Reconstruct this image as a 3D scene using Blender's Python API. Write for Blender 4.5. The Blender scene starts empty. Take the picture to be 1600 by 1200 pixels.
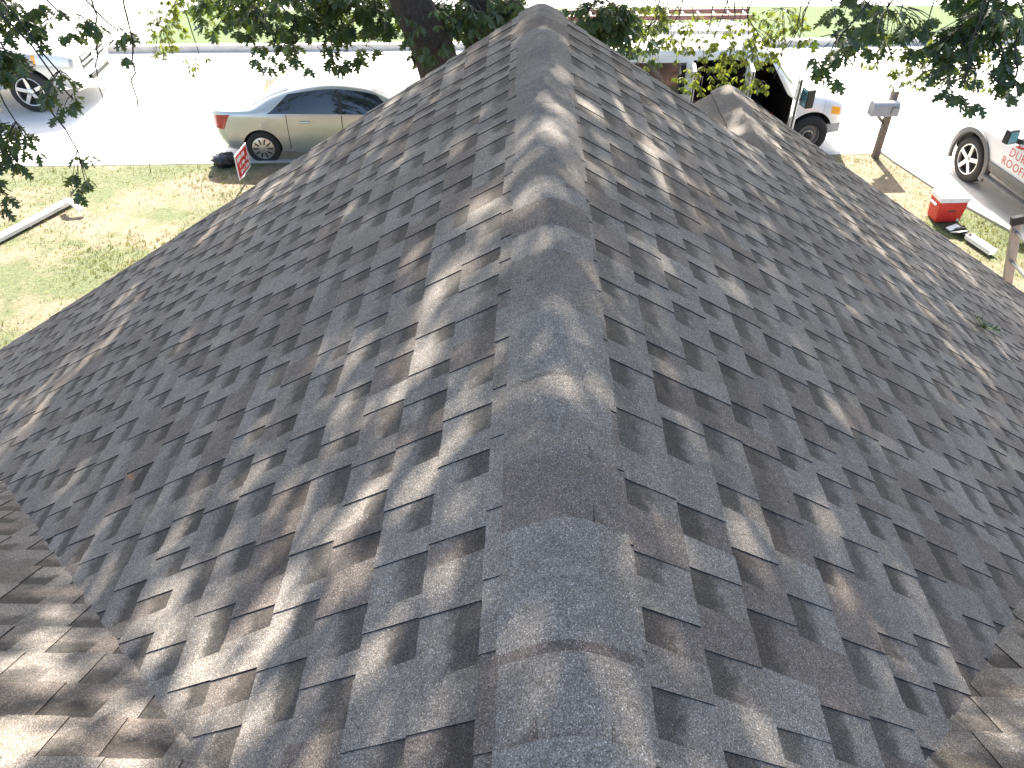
import bpy, bmesh, math, random
import numpy as np
from mathutils import Vector, Matrix

random.seed(11)
RNG = np.random.default_rng(5)
SC = bpy.context.scene
COL = SC.collection
R = math.radians

# ------------------------------------------------------------------ camera, sky, sun, exposure
ZR = 5.45                                   # height of the roof ridge
SUN_EL = R(42.0)
F_PX = 1237.8
pi_, ya_, ro_ = R(40.10), R(0.68), R(0.307)
CAM = np.array([-0.0924, 0.0, ZR + 1.1666])
fw = np.array([-math.sin(ya_) * math.cos(pi_), math.cos(ya_) * math.cos(pi_), -math.sin(pi_)])
rt = np.cross(fw, [0, 0, 1.0]); rt /= np.linalg.norm(rt); up = np.cross(rt, fw)
rt, up = math.cos(ro_) * rt + math.sin(ro_) * up, -math.sin(ro_) * rt + math.cos(ro_) * up
cd = bpy.data.cameras.new('camera')
cd.sensor_width = 36.0
cd.lens = F_PX / 1600 * 36.0
cd.clip_end = 900
cd.clip_start = 0.05
co = bpy.data.objects.new('camera', cd)
COL.objects.link(co)
co.matrix_world = Matrix(((rt[0], up[0], -fw[0], CAM[0]), (rt[1], up[1], -fw[1], CAM[1]),
                          (rt[2], up[2], -fw[2], CAM[2]), (0, 0, 0, 1)))
SC.camera = co

wd = bpy.data.worlds.new('World'); SC.world = wd; wd.use_nodes = True
nt = wd.node_tree; nt.nodes.clear()
sky = nt.nodes.new('ShaderNodeTexSky'); sky.sky_type = 'NISHITA'; sky.sun_disc = False
sky.sun_elevation = SUN_EL; sky.sun_rotation = 0.0
sky.air_density = 1.0; sky.dust_density = 3.5; sky.ozone_density = 0.6
bg = nt.nodes.new('ShaderNodeBackground'); bg.inputs[1].default_value = 0.098
wo = nt.nodes.new('ShaderNodeOutputWorld')
nt.links.new(sky.outputs[0], bg.inputs[0]); nt.links.new(bg.outputs[0], wo.inputs[0])

sl = bpy.data.lights.new('sun', 'SUN'); sl.energy = 4.6; sl.angle = R(0.53); sl.color = (1.0, 0.93, 0.83)
so = bpy.data.objects.new('sun', sl); COL.objects.link(so)
sun_dir = Vector((0.0, math.cos(SUN_EL), math.sin(SUN_EL)))      # towards the sun
so.rotation_euler = sun_dir.to_track_quat('Z', 'Y').to_euler()
so.location = (0, 20, 30)

SC.view_settings.view_transform = 'Standard'
SC.view_settings.look = 'None'
SC.view_settings.gamma = 1.0
SC.view_settings.use_curve_mapping = False
SC.view_settings.exposure = 2.6
SC.cycles.use_denoising = True
SC.cycles.max_bounces = 8
SC.cycles.sample_clamp_indirect = 8

def project(P):
    q = np.asarray(P, float) - CAM
    d = q @ fw
    return 800 + F_PX * (q @ rt) / d, 600 - F_PX * (q @ up) / d, d

# ------------------------------------------------------------------ helpers
def link(o, parent=None):
    COL.objects.link(o)
    if parent is not None:
        o.parent = parent
    return o

def tag(o, label=None, cat=None, group=None, kind=None):
    if label: o['label'] = label
    if cat: o['category'] = cat
    if group: o['group'] = group
    if kind: o['kind'] = kind
    return o

def empty(name, loc=(0, 0, 0), rz=0.0, label=None, cat=None, group=None):
    o = bpy.data.objects.new(name, None)
    o.empty_display_size = 0.2
    o.location = loc; o.rotation_euler = (0, 0, rz)
    link(o)
    return tag(o, label, cat, group)

class MB:
    """collects verts and faces for one mesh"""
    def __init__(s):
        s.v = []; s.f = []; s.m = []
    def add(s, verts, faces, m=0):
        b = len(s.v)
        s.v += [tuple(v) for v in verts]
        s.f += [tuple(i + b for i in f) for f in faces]
        s.m += [m] * len(faces)
    def box(s, c, size, rot=None, m=0, taper=1.0):
        hx, hy, hz = size[0] / 2, size[1] / 2, size[2] / 2
        vs = []
        for z in (-1, 1):
            k = taper if z > 0 else 1.0
            for x, y in ((-1, -1), (1, -1), (1, 1), (-1, 1)):
                vs.append(Vector((x * hx * k, y * hy * k, z * hz)))
        if rot is not None:
            vs = [rot @ v for v in vs]
        vs = [v + Vector(c) for v in vs]
        s.add(vs, [(3, 2, 1, 0), (4, 5, 6, 7), (0, 1, 5, 4), (1, 2, 6, 5), (2, 3, 7, 6), (3, 0, 4, 7)], m)
    def bar(s, a, b, w, h=None, m=0):
        a, b = Vector(a), Vector(b)
        d = b - a
        q = d.to_track_quat('X', 'Z').to_matrix()
        s.box((a + b) / 2, (d.length, w, h or w), q, m)
    def tube(s, pts, radii, n=6, m=0, cap=True):
        pts = [Vector(p) for p in pts]
        if not hasattr(radii, '__len__'): radii = [radii] * len(pts)
        rings = []
        ref = Vector((0.31, 0.17, 0.93))
        for i, p in enumerate(pts):
            d = (pts[min(i + 1, len(pts) - 1)] - pts[max(i - 1, 0)])
            if d.length < 1e-9: d = Vector((0, 0, 1))
            d.normalize()
            rf = ref if abs(d.dot(ref)) < 0.95 else Vector((1, 0, 0))
            a = d.cross(rf).normalized(); b = d.cross(a)
            rings.append([p + (a * math.cos(2 * math.pi * k / n) + b * math.sin(2 * math.pi * k / n)) * radii[i] for k in range(n)])
        vs = [v for r in rings for v in r]
        fs = []
        for i in range(len(pts) - 1):
            for k in range(n):
                fs.append((i * n + k, i * n + (k + 1) % n, (i + 1) * n + (k + 1) % n, (i + 1) * n + k))
        if cap:
            fs.append(tuple(range(n))); fs.append(tuple((len(pts) - 1) * n + k for k in reversed(range(n))))
        s.add(vs, fs, m)
    def lathe(s, prof, axis='y', n=28, c=(0, 0, 0), m=0, closed=False):
        """prof: list of (radius, offset along axis)"""
        vs = []; fs = []
        for (r, h) in prof:
            for k in range(n):
                a = 2 * math.pi * k / n
                x, z = r * math.cos(a), r * math.sin(a)
                p = {'y': (x, h, z), 'z': (x, z, h), 'x': (h, x, z)}[axis]
                vs.append((p[0] + c[0], p[1] + c[1], p[2] + c[2]))
        L = len(prof)
        for i in range(L if closed else L - 1):
            j = (i + 1) % L
            for k in range(n):
                fs.append((i * n + k, i * n + (k + 1) % n, j * n + (k + 1) % n, j * n + k))
        s.add(vs, fs, m)
    def prism(s, poly, a, b, m=0):
        """poly: list of 2D (x,z); from y=a to y=b"""
        n = len(poly)
        vs = [(x, a, z) for x, z in poly] + [(x, b, z) for x, z in poly]
        fs = [tuple(range(n)), tuple(range(2 * n - 1, n - 1, -1))]
        for i in range(n):
            j = (i + 1) % n
            fs.append((i, i + n, j + n, j))
        s.add(vs, fs, m)
    def mesh(s, name, mats, smooth=None, fix=True):
        me = bpy.data.meshes.new(name)
        me.from_pydata(s.v, [], s.f)
        for m in mats: me.materials.append(m)
        me.polygons.foreach_set('material_index', s.m)
        if fix:
            bm = bmesh.new(); bm.from_mesh(me)
            bmesh.ops.recalc_face_normals(bm, faces=bm.faces)
            bm.to_mesh(me); bm.free()
        if smooth is not None:
            me.polygons.foreach_set('use_smooth', [True] * len(me.polygons))
            me.set_sharp_from_angle(angle=R(smooth))
        me.update()
        return me
    def build(s, name, mats, parent=None, smooth=None, fix=True, bevel=None):
        if not isinstance(mats, (list, tuple)): mats = [mats]
        o = bpy.data.objects.new(name, s.mesh(name, mats, smooth, fix))
        link(o, parent)
        if bevel:
            b = o.modifiers.new('bevel', 'BEVEL'); b.width = bevel; b.segments = 2; b.limit_method = 'ANGLE'
        return o

# ------------------------------------------------------------------ materials
def nodes_of(name):
    m = bpy.data.materials.new(name); m.use_nodes = True
    n = m.node_tree
    return m, n, n.nodes['Principled BSDF']

def mat(name, col, rough=0.6, metal=0.0, var=0.12, scale=8.0, bump=0.0, coat=0.0, detail=5.0, spec=None, col2=None):
    m, n, b = nodes_of(name)
    tc = n.nodes.new('ShaderNodeTexCoord')
    no = n.nodes.new('ShaderNodeTexNoise'); no.inputs['Scale'].default_value = scale; no.inputs['Detail'].default_value = detail
    n.links.new(tc.outputs['Object'], no.inputs['Vector'])
    rp = n.nodes.new('ShaderNodeValToRGB')
    c1 = tuple(max(0, c * (1 - var)) for c in col) + (1,)
    c2 = tuple(min(1, c * (1 + var)) for c in (col2 or col)) + (1,)
    rp.color_ramp.elements[0].position = 0.3; rp.color_ramp.elements[0].color = c1
    rp.color_ramp.elements[1].position = 0.7; rp.color_ramp.elements[1].color = c2
    n.links.new(no.outputs['Fac'], rp.inputs[0])
    n.links.new(rp.outputs[0], b.inputs['Base Color'])
    b.inputs['Roughness'].default_value = rough
    b.inputs['Metallic'].default_value = metal
    if spec is not None: b.inputs['Specular IOR Level'].default_value = spec
    if coat:
        b.inputs['Coat Weight'].default_value = coat; b.inputs['Coat Roughness'].default_value = 0.06
    if bump:
        bp = n.nodes.new('ShaderNodeBump'); bp.inputs['Strength'].default_value = bump; bp.inputs['Distance'].default_value = 0.01
        n.links.new(no.outputs['Fac'], bp.inputs['Height']); n.links.new(bp.outputs[0], b.inputs['Normal'])
    return m

def shingle_material():
    # 'tone' holds each tab's own granule blend; alpha marks the dark granule band that is
    # factory-printed across the recessed slots of a laminated shingle
    m, n, b = nodes_of('shingle_granules')
    L = n.links.new
    at = n.nodes.new('ShaderNodeAttribute'); at.attribute_name = 'tone'
    uv = n.nodes.new('ShaderNodeUVMap'); uv.uv_map = 'strip'
    sp = n.nodes.new('ShaderNodeSeparateXYZ'); L(uv.outputs[0], sp.inputs[0])
    geo = n.nodes.new('ShaderNodeNewGeometry')
    vo = n.nodes.new('ShaderNodeTexVoronoi'); vo.inputs['Scale'].default_value = 520
    L(geo.outputs['Position'], vo.inputs['Vector'])
    sc = n.nodes.new('ShaderNodeSeparateColor'); L(vo.outputs['Color'], sc.inputs[0])
    def rng(src, a, b_, c, d, smooth=False):
        k = n.nodes.new('ShaderNodeMapRange'); k.inputs[1].default_value = a; k.inputs[2].default_value = b_
        k.inputs[3].default_value = c; k.inputs[4].default_value = d
        if smooth: k.interpolation_type = 'SMOOTHSTEP'
        L(src, k.inputs[0]); return k.outputs[0]
    def math_(op, a, b_):
        k = n.nodes.new('ShaderNodeMath'); k.operation = op
        for i, x in enumerate((a, b_)):
            if isinstance(x, (int, float)): k.inputs[i].default_value = x
            else: L(x, k.inputs[i])
        return k.outputs[0]
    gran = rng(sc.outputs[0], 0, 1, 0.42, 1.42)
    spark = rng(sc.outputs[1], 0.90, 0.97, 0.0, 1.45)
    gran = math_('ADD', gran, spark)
    nz = n.nodes.new('ShaderNodeTexNoise'); nz.inputs['Scale'].default_value = 2.2; nz.inputs['Detail'].default_value = 3
    L(geo.outputs['Position'], nz.inputs['Vector'])
    big = rng(nz.outputs['Fac'], 0.3, 0.7, 0.88, 1.12)
    n2 = n.nodes.new('ShaderNodeTexNoise'); n2.inputs['Scale'].default_value = 38; n2.inputs['Detail'].default_value = 4
    L(geo.outputs['Position'], n2.inputs['Vector'])
    mid = rng(n2.outputs['Fac'], 0.3, 0.7, 0.86, 1.14)
    fac = math_('MULTIPLY', math_('MULTIPLY', gran, big), mid)
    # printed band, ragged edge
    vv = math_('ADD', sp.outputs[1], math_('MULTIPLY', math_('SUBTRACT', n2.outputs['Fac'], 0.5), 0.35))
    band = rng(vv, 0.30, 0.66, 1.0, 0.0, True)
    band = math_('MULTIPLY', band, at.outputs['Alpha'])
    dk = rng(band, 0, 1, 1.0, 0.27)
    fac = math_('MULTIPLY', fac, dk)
    mx = n.nodes.new('ShaderNodeVectorMath'); mx.operation = 'SCALE'
    L(at.outputs['Color'], mx.inputs[0]); L(fac, mx.inputs['Scale'])
    # individual granules differ a little in hue
    hs = n.nodes.new('ShaderNodeHueSaturation'); hs.inputs['Saturation'].default_value = 1.0
    L(mx.outputs[0], hs.inputs['Color']); L(rng(sc.outputs[2], 0, 1, 0.5, 1.7), hs.inputs['Saturation'])
    L(hs.outputs[0], b.inputs['Base Color'])
    b.inputs['Roughness'].default_value = 0.82
    b.inputs['Specular IOR Level'].default_value = 0.28
    bp = n.nodes.new('ShaderNodeBump'); bp.inputs['Strength'].default_value = 0.55; bp.inputs['Distance'].default_value = 0.0015
    L(vo.outputs['Distance'], bp.inputs['Height'])
    L(bp.outputs[0], b.inputs['Normal'])
    return m

def leaf_material(name, c1, c2, trans):
    m, n, b = nodes_of(name)
    L = n.links.new
    geo = n.nodes.new('ShaderNodeNewGeometry')
    no = n.nodes.new('ShaderNodeTexNoise'); no.inputs['Scale'].default_value = 3.5
    L(geo.outputs['Position'], no.inputs['Vector'])
    rp = n.nodes.new('ShaderNodeValToRGB')
    rp.color_ramp.elements[0].position = 0.3; rp.color_ramp.elements[0].color = (*c1, 1)
    rp.color_ramp.elements[1].position = 0.7; rp.color_ramp.elements[1].color = (*c2, 1)
    L(no.outputs['Fac'], rp.inputs[0]); L(rp.outputs[0], b.inputs['Base Color'])
    b.inputs['Roughness'].default_value = 0.38
    tr = n.nodes.new('ShaderNodeBsdfTranslucent')
    g = n.nodes.new('ShaderNodeVectorMath'); g.operation = 'MULTIPLY'; g.inputs[1].default_value = (1.75, 1.65, 0.55)
    L(rp.outputs[0], g.inputs[0]); L(g.outputs[0], tr.inputs['Color'])
    mx = n.nodes.new('ShaderNodeMixShader'); mx.inputs[0].default_value = trans
    L(b.outputs[0], mx.inputs[1]); L(tr.outputs[0], mx.inputs[2])
    L(mx.outputs[0], n.nodes['Material Output'].inputs['Surface'])
    return m

def lawn_material(name, green, green2, soil, straw, bare):
    m, n, b = nodes_of(name)
    L = n.links.new
    geo = n.nodes.new('ShaderNodeNewGeometry')
    def noise(s, d=6, r=0.6):
        k = n.nodes.new('ShaderNodeTexNoise'); k.inputs['Scale'].default_value = s; k.inputs['Detail'].default_value = d
        k.inputs['Roughness'].default_value = r
        L(geo.outputs['Position'], k.inputs['Vector']); return k.outputs['Fac']
    def ramp(src, p0, c0, p1, c1):
        k = n.nodes.new('ShaderNodeValToRGB'); e = k.color_ramp.elements
        e[0].position = p0; e[0].color = (*c0, 1); e[1].position = p1; e[1].color = (*c1, 1)
        L(src, k.inputs[0]); return k.outputs[0]
    g = ramp(noise(14), 0.35, green, 0.65, green2)
    s = ramp(noise(22), 0.35, soil, 0.65, straw)
    mk = n.nodes.new('ShaderNodeMapRange'); mk.interpolation_type = 'SMOOTHSTEP'
    mk.inputs[1].default_value = bare - 0.07; mk.inputs[2].default_value = bare + 0.07
    L(noise(0.55, 8, 0.68), mk.inputs[0])
    mx = n.nodes.new('ShaderNodeMix'); mx.data_type = 'RGBA'
    L(mk.outputs[0], mx.inputs[0]); L(g, mx.inputs[6]); L(s, mx.inputs[7])
    L(mx.outputs[2], b.inputs['Base Color'])
    b.inputs['Roughness'].default_value = 0.95
    bp = n.nodes.new('ShaderNodeBump'); bp.inputs['Strength'].default_value = 0.9; bp.inputs['Distance'].default_value = 0.04
    L(noise(30, 6, 0.7), bp.inputs['Height']); L(bp.outputs[0], b.inputs['Normal'])
    return m

def brick_material():
    m, n, b = nodes_of('brick_wall')
    tc = n.nodes.new('ShaderNodeTexCoord')
    mp = n.nodes.new('ShaderNodeMapping'); mp.inputs['Rotation'].default_value = (R(90), 0, 0)
    br = n.nodes.new('ShaderNodeTexBrick'); br.inputs['Scale'].default_value = 4.6
    br.inputs['Color1'].default_value = (.28, .13, .09, 1); br.inputs['Color2'].default_value = (.34, .18, .12, 1)
    br.inputs['Mortar'].default_value = (.42, .39, .35, 1)
    n.links.new(tc.outputs['Object'], mp.inputs[0]); n.links.new(mp.outputs[0], br.inputs[0])
    n.links.new(br.outputs[0], b.inputs['Base Color']); b.inputs['Roughness'].default_value = 0.9
    return m

M = {}
M['shingle'] = shingle_material()
M['asphalt_edge'] = mat('shingle_asphalt_edge', (.012, .012, .013), .9)
M['deck'] = mat('roof_deck_wood', (.30, .22, .14), .9, scale=20)
M['trim'] = mat('white_trim_paint', (.74, .73, .70), .5, var=.05)
M['brick'] = brick_material()
M['concrete'] = mat('street_concrete', (.50, .49, .465), .85, var=.10, scale=1.3, bump=.15)
M['drive'] = mat('driveway_concrete', (.52, .50, .47), .85, var=.10, scale=1.7, bump=.15)
M['kerb'] = mat('kerb_concrete', (.42, .41, .39), .9, var=.15, scale=5)
M['walk'] = mat('sidewalk_concrete', (.50, .49, .46), .9, var=.1, scale=3)
M['soil'] = mat('bare_ground', (.26, .20, .13), .95, scale=2)
M['lawn'] = lawn_material('dry_lawn', (.052, .070, .024), (.100, .114, .044), (.132, .104, .070), (.20, .165, .108), .505)
M['lawn_far'] = lawn_material('green_lawn', (.040, .074, .016), (.068, .105, .026), (.09, .10, .036), (.12, .13, .05), .70)
M['blade'] = leaf_material('grass_blade', (.070, .090, .028), (.150, .148, .060), .30)
M['bark'] = mat('oak_bark', (.036, .031, .026), .95, var=.45, scale=26, bump=.9)
M['leaf'] = leaf_material('oak_leaf', (.034, .060, .024), (.058, .088, .031), .30)
M['leaf_light'] = leaf_material('sunlit_oak_leaf', (.058, .085, .022), (.100, .122, .034), .48)  # sunlit copy of the oak leaf: backlight put into a paler, yellower colour
M['silver'] = mat('silver_car_paint', (.46, .47, .43), .28, metal=.55, var=.03, coat=1.0)
M['white_paint'] = mat('white_car_paint', (.74, .74, .72), .35, var=.03, coat=.8)
M['offwhite'] = mat('pearl_car_paint', (.40, .41, .41), .32, metal=.3, var=.03, coat=.8)
M['glass'] = mat('tinted_glass', (.012, .017, .022), .04, var=.1, spec=.8)
M['glass_clear'] = mat('window_glass', (.05, .08, .085), .04, var=.1, spec=.8)
M['tyre'] = mat('tyre_rubber', (.022, .021, .021), .85, var=.2, scale=30)
M['alloy'] = mat('alloy_wheel', (.55, .54, .52), .3, metal=.8, var=.05)
M['steel_rim'] = mat('steel_wheel', (.22, .22, .22), .45, metal=.6, var=.1)
M['black'] = mat('black_plastic', (.015, .015, .016), .5, var=.1)
M['dark_in'] = mat('dark_interior', (.018, .016, .016), .9, var=.3)
M['chrome'] = mat('chrome', (.75, .75, .75), .12, metal=1.0, var=.02)
M['clad'] = mat('grey_cladding', (.12, .12, .115), .55, var=.08)
M['silver_clad'] = mat('pewter_lower_paint', (.34, .33, .28), .35, metal=.4, var=.05, coat=.5)
M['red_lens'] = mat('red_tail_lens', (.34, .02, .02), .25, var=.1, coat=.4)
M['amber'] = mat('amber_lens', (.85, .36, .03), .2, var=.1, coat=.5)
M['lamp'] = mat('headlamp_lens', (.62, .64, .64), .1, var=.05, coat=.6)
M['red_print'] = mat('red_print', (.55, .035, .03), .5, var=.08)
M['maroon'] = mat('maroon_fibreglass', (.105, .035, .032), .5, var=.25)
M['cooler_red'] = mat('red_cooler_plastic', (.62, .035, .025), .4, var=.06)
M['cooler_white'] = mat('white_cooler_plastic', (.78, .77, .74), .45, var=.04)
M['wood_post'] = mat('weathered_wood', (.15, .125, .10), .9, var=.35, scale=18, bump=.4)
M['mail_grey'] = mat('grey_mailbox_metal', (.30, .305, .31), .5, var=.1)
M['white_metal'] = mat('white_aluminium', (.76, .75, .72), .4, var=.06, scale=3)
M['alu'] = mat('ladder_aluminium', (.36, .35, .33), .42, metal=.7, var=.12, scale=12)
M['sign_white'] = mat('white_corrugated_plastic', (.78, .77, .76), .5, var=.03)
M['skin_seat'] = mat('grey_seat_cloth', (.10, .10, .11), .9)
M['blue_lens'] = mat('mirror_glass', (.16, .34, .38), .08, var=.1, spec=.8)
M['brown_leaf'] = mat('dead_leaf', (.20, .10, .04), .8)
M['bag'] = mat('black_bin_bag', (.012, .012, .013), .4, var=.3, scale=15)

# ================================================================== SETTING
STREET_A = R(3.35)
def street_pt(u, v, z=0.0):      # u along the street, v across (0 = near edge of the carriageway)
    c, s = math.cos(STREET_A), math.sin(STREET_A)
    return (u * c - v * s, 14.68 + u * s + v * c, z)

def sheet(name, poly, z, m, div=None, lab=None):
    mb = MB(); n = len(poly)
    mb.add([(x, y, z) for x, y in poly], [tuple(range(n))])
    return tag(mb.build(name, m), kind='structure')

def strip_street(name, v0, v1, z0, z1, m, u0=-90, u1=90, nseg=1, gap=0.0):
    mb = MB()
    L = (u1 - u0) / nseg
    for i in range(nseg):
        a, b = u0 + i * L + gap / 2, u0 + (i + 1) * L - gap / 2
        vs = [street_pt(a, v0, z0), street_pt(b, v0, z0), street_pt(b, v1, z0), street_pt(a, v1, z0),
              street_pt(a, v0, z1), street_pt(b, v0, z1), street_pt(b, v1, z1), street_pt(a, v1, z1)]
        mb.add(vs, [(3, 2, 1, 0), (4, 5, 6, 7), (0, 1, 5, 4), (1, 2, 6, 5), (2, 3, 7, 6), (3, 0, 4, 7)])
    o = mb.build(name, m)
    return tag(o, kind='structure')

sheet('ground', [(-400, -400), (400, -400), (400, 400), (-400, 400)], -0.30, M['soil'])
strip_street('street', 0.0, 6.75, -0.25, 0.0, M['concrete'], nseg=40, gap=0.012)
strip_street('near_kerb', -0.16, -0.004, -0.25, 0.085, M['kerb'], u0=-90, u1=6.9, nseg=1)
strip_street('far_kerb', 6.755, 6.93, -0.25, 0.15, M['kerb'], nseg=1)
strip_street('far_verge', 6.935, 9.95, -0.25, 0.13, M['lawn_far'])
strip_street('sidewalk', 9.955, 11.0, -0.25, 0.14, M['walk'], nseg=110, gap=0.01)
strip_street('far_lawn', 11.005, 60.0, -0.25, 0.13, M['lawn_far'])
# concrete driveway crossing the far verge, opposite
strip_street('far_driveway', 6.94, 30.0, -0.2, 0.145, M['drive'], u0=-16.5, u1=-9.4)

# lawn around the house, gently uneven
mb = MB(); nx, ny = 90, 60
for j in range(ny + 1):
    for i in range(nx + 1):
        u = -45 + 90 * i / nx; t = j / ny
        p = street_pt(u, -0.165 - 34 * t)
        zz = 0.075 + 0.02 * math.sin(p[0] * 1.3 + p[1] * .6) * math.cos(p[1] * 1.1) * min(1, t * 8)
        mb.v.append((p[0], p[1], zz))
for j in range(ny):
    for i in range(nx):
        a = j * (nx + 1) + i
        mb.f.append((a, a + nx + 1, a + nx + 2, a + 1)); mb.m.append(0)
tag(mb.build('lawn', M['lawn'], smooth=60), kind='structure')

# driveway slab on the right with its flared apron
dp = [(6.95, 15.06), (7.06, 14.55), (7.36, 13.55), (7.70, 12.7), (8.12, 11.75), (8.6, 10.2), (8.75, 8.0), (8.75, 0.0), (14.5, 0.0), (14.5, 13.6), (15.0, 15.52)]
mb = MB(); n = len(dp)
mb.add([(x, y, -0.2) for x, y in dp] + [(x, y, 0.112) for x, y in dp],
       [tuple(range(n, 2 * n))] + [(i, (i + 1) % n, (i + 1) % n + n, i + n) for i in range(n)])
tag(mb.build('driveway', M['drive']), kind='structure')

# ------------------------------------------------------------------ grass blades (uncountable)
def lawn_blades(name, npt, area, m, h0, h1, keep):
    pts = []
    x0, x1, y0, y1 = area
    xs = RNG.uniform(x0, x1, npt); ys = RNG.uniform(y0, y1, npt)
    V = []; Fc = []
    for x, y in zip(xs, ys):
        if not keep(x, y): continue
        pt = math.sin(x * 1.9 + 1.3 * math.sin(y * 1.4)) + math.sin(y * 2.3 + x * .7) + random.gauss(0, .8)
        if pt < -0.3: continue
        for _ in range(3):
            a = random.uniform(0, 6.283); h = random.uniform(h0, h1) * (0.7 + 0.2 * pt)
            px, py = x + random.gauss(0, .02), y + random.gauss(0, .02)
            lx, ly = math.cos(a) * h * .7, math.sin(a) * h * .7
            wx, wy = -math.sin(a) * .006, math.cos(a) * .006
            b = len(V)
            V += [(px - wx, py - wy, .06), (px + wx, py + wy, .06), (px + lx * .5 + wx * .7, py + ly * .5 + wy * .7, .075 + h * .65),
                  (px + lx, py + ly, .075 + h)]
            Fc += [(b, b + 1, b + 2), (b, b + 2, b + 3)]
    me = bpy.data.meshes.new(name); me.from_pydata(V, [], Fc); me.materials.append(m)
    o = link(bpy.data.objects.new(name, me))
    return tag(o, 'short patchy dry grass growing on the front lawn', 'grass', kind='stuff')

def on_lawn(x, y):
    if y > 14.45 + .0585 * x: return False
    if x > 6.2:
        ex = np.interp(y, [8, 10.2, 11.75, 12.7, 13.55, 14.55, 15.06], [8.75, 8.6, 8.12, 7.7, 7.36, 7.06, 6.95])
        return x < ex - .02
    return x < -3 or x > 3.5
lawn_blades('grass', 30000, (-14, 8.6, 6.0, 15.1), M['blade'], .02, .05, on_lawn)

# ================================================================== HOUSE
PH = R(31.7); CP, SP = math.cos(PH), math.sin(PH); TP = math.tan(PH)
YG, YG2, S1 = 4.56, 5.80, 1.637
SE = 5.25                     # slope length to the eave
EXP = 0.143                   # course exposure
house = empty('house', (0, 0, 0), 0, 'single storey brick house with grey and brown shingled gable roof', 'house')

# slope frames: (origin, along, down, normal)
FR = {
    'L': (Vector((0, 0, ZR)), Vector((0, 1, 0)), Vector((-CP, 0, -SP)), Vector((-SP, 0, CP))),
    'R': (Vector((0, 0, ZR)), Vector((0, -1, 0)), Vector((CP, 0, -SP)), Vector((SP, 0, CP))),
    'F': (Vector((0, 0, ZR)), Vector((1, 0, 0)), Vector((0, CP, -SP)), Vector((0, SP, CP))),
    'B': (Vector((0, 0, ZR)), Vector((-1, 0, 0)), Vector((0, -CP, -SP)), Vector((0, -SP, CP))),
}
def frame_pt(k, a, s, n):
    o, al, dn, nn = FR[k]
    return o + al * a + dn * s + nn * n

# wooden deck under the shingles: one slab per slope, joined as the roof part
mb = MB()
def slab(k, poly, n0=-0.030, n1=-0.004):
    n = len(poly)
    vs = [frame_pt(k, a, s, n0) for a, s in poly] + [frame_pt(k, a, s, n1) for a, s in poly]
    mb.add(vs, [tuple(reversed(range(n))), tuple(range(n, 2 * n))] + [(i, (i + 1) % n, (i + 1) % n + n, i + n) for i in range(n)])
slab('L', [(.07, .07), (YG, .07), (YG, SE), (SE * CP, SE)])
slab('R', [(-.07, .07), (-SE * CP, SE), (-YG2, SE), (-YG2, S1 + .06), (-YG, S1 + .06), (-YG, .07)])
slab('F', [(0, 0), (-SE * CP, SE), (-7.2, SE), (-7.2, 0)])
slab('F', [(0, 0), (7.2, 0), (7.2, SE), (SE * CP, SE)])
slab('B', [(7.2, 0), (7.2, SE), (-7.2, SE), (-7.2, 0)])
roof = mb.build('roof', M['deck'], house)

# ---- shingle tabs
TONES = [(.154, .139, .122), (.138, .124, .110), (.166, .151, .133), (.122, .103, .089), (.110, .093, .081), (.142, .124, .106)]
TW = [.33, .22, .12, .14, .10, .09]
LIFT, TOOTH = 0.0038, 0.0028

def clip(poly, a, b, c):
    """keep a*x+b*y<=c"""
    out = []
    for i in range(len(poly)):
        p, q = poly[i], poly[(i + 1) % len(poly)]
        dp_, dq = a * p[0] + b * p[1] - c, a * q[0] + b * q[1] - c
        if dp_ <= 0: out.append(p)
        if (dp_ < 0 < dq) or (dq < 0 < dp_):
            t = dp_ / (dp_ - dq)
            out.append((p[0] + t * (q[0] - p[0]), p[1] + t * (q[1] - p[1])))
    return out

def tab_geo(poly, stop, tooth, warp=0.0):
    """local verts (along, down, normal), faces, mat ids, uv per vertex"""
    n = len(poly)
    top = []; uvs = []
    for (a, s) in poly:
        v = (s - stop) / EXP
        top.append((a, s, 0.0008 + LIFT * max(0, v) + (TOOTH if tooth else 0.0) + warp * max(0, v)))
        uvs.append((a, v))
    bot = [(a, s, -0.003) for a, s in poly]
    faces = [tuple(range(n))] + [((i + 1) % n, i, i + n, (i + 1) % n + n) for i in range(n)]
    # top orientation: make the normal point up
    ar = sum(poly[i][0] * poly[(i + 1) % n][1] - poly[(i + 1) % n][0] * poly[i][1] for i in range(n))
    if ar < 0:
        faces = [tuple(reversed(f)) for f in faces]
    return top + bot, faces, [0] + [1] * n, uvs + uvs

def tab_mesh(name, geo, tone, alpha):
    vs, fs, ms, uvs = geo
    me = bpy.data.meshes.new(name)
    me.from_pydata(vs, [], fs)
    me.materials.append(M['shingle']); me.materials.append(M['asphalt_edge'])
    me.polygons.foreach_set('material_index', ms)
    li = np.zeros(len(me.loops), int); me.loops.foreach_get('vertex_index', li)
    uvl = me.uv_layers.new(name='strip')
    uvl.data.foreach_set('uv', np.array(uvs, float)[li].ravel())
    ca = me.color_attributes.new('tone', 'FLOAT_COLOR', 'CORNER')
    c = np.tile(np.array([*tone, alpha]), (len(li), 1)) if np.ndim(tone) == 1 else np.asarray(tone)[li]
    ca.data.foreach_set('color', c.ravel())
    me.update()
    return me

TABS = []   # (frame, poly(list of a,s), stop, tooth, tone, alpha, warp, clipped, (a0,width))
TOOTHW = [.055, .070, .084, .100, .120, .150]
GAPW = [.058, .072, .088, .106, .130]

def pick_tone(prev):
    if prev is not None and random.random() < 0.30: return prev
    return random.choices(range(6), TW)[0]

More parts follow.
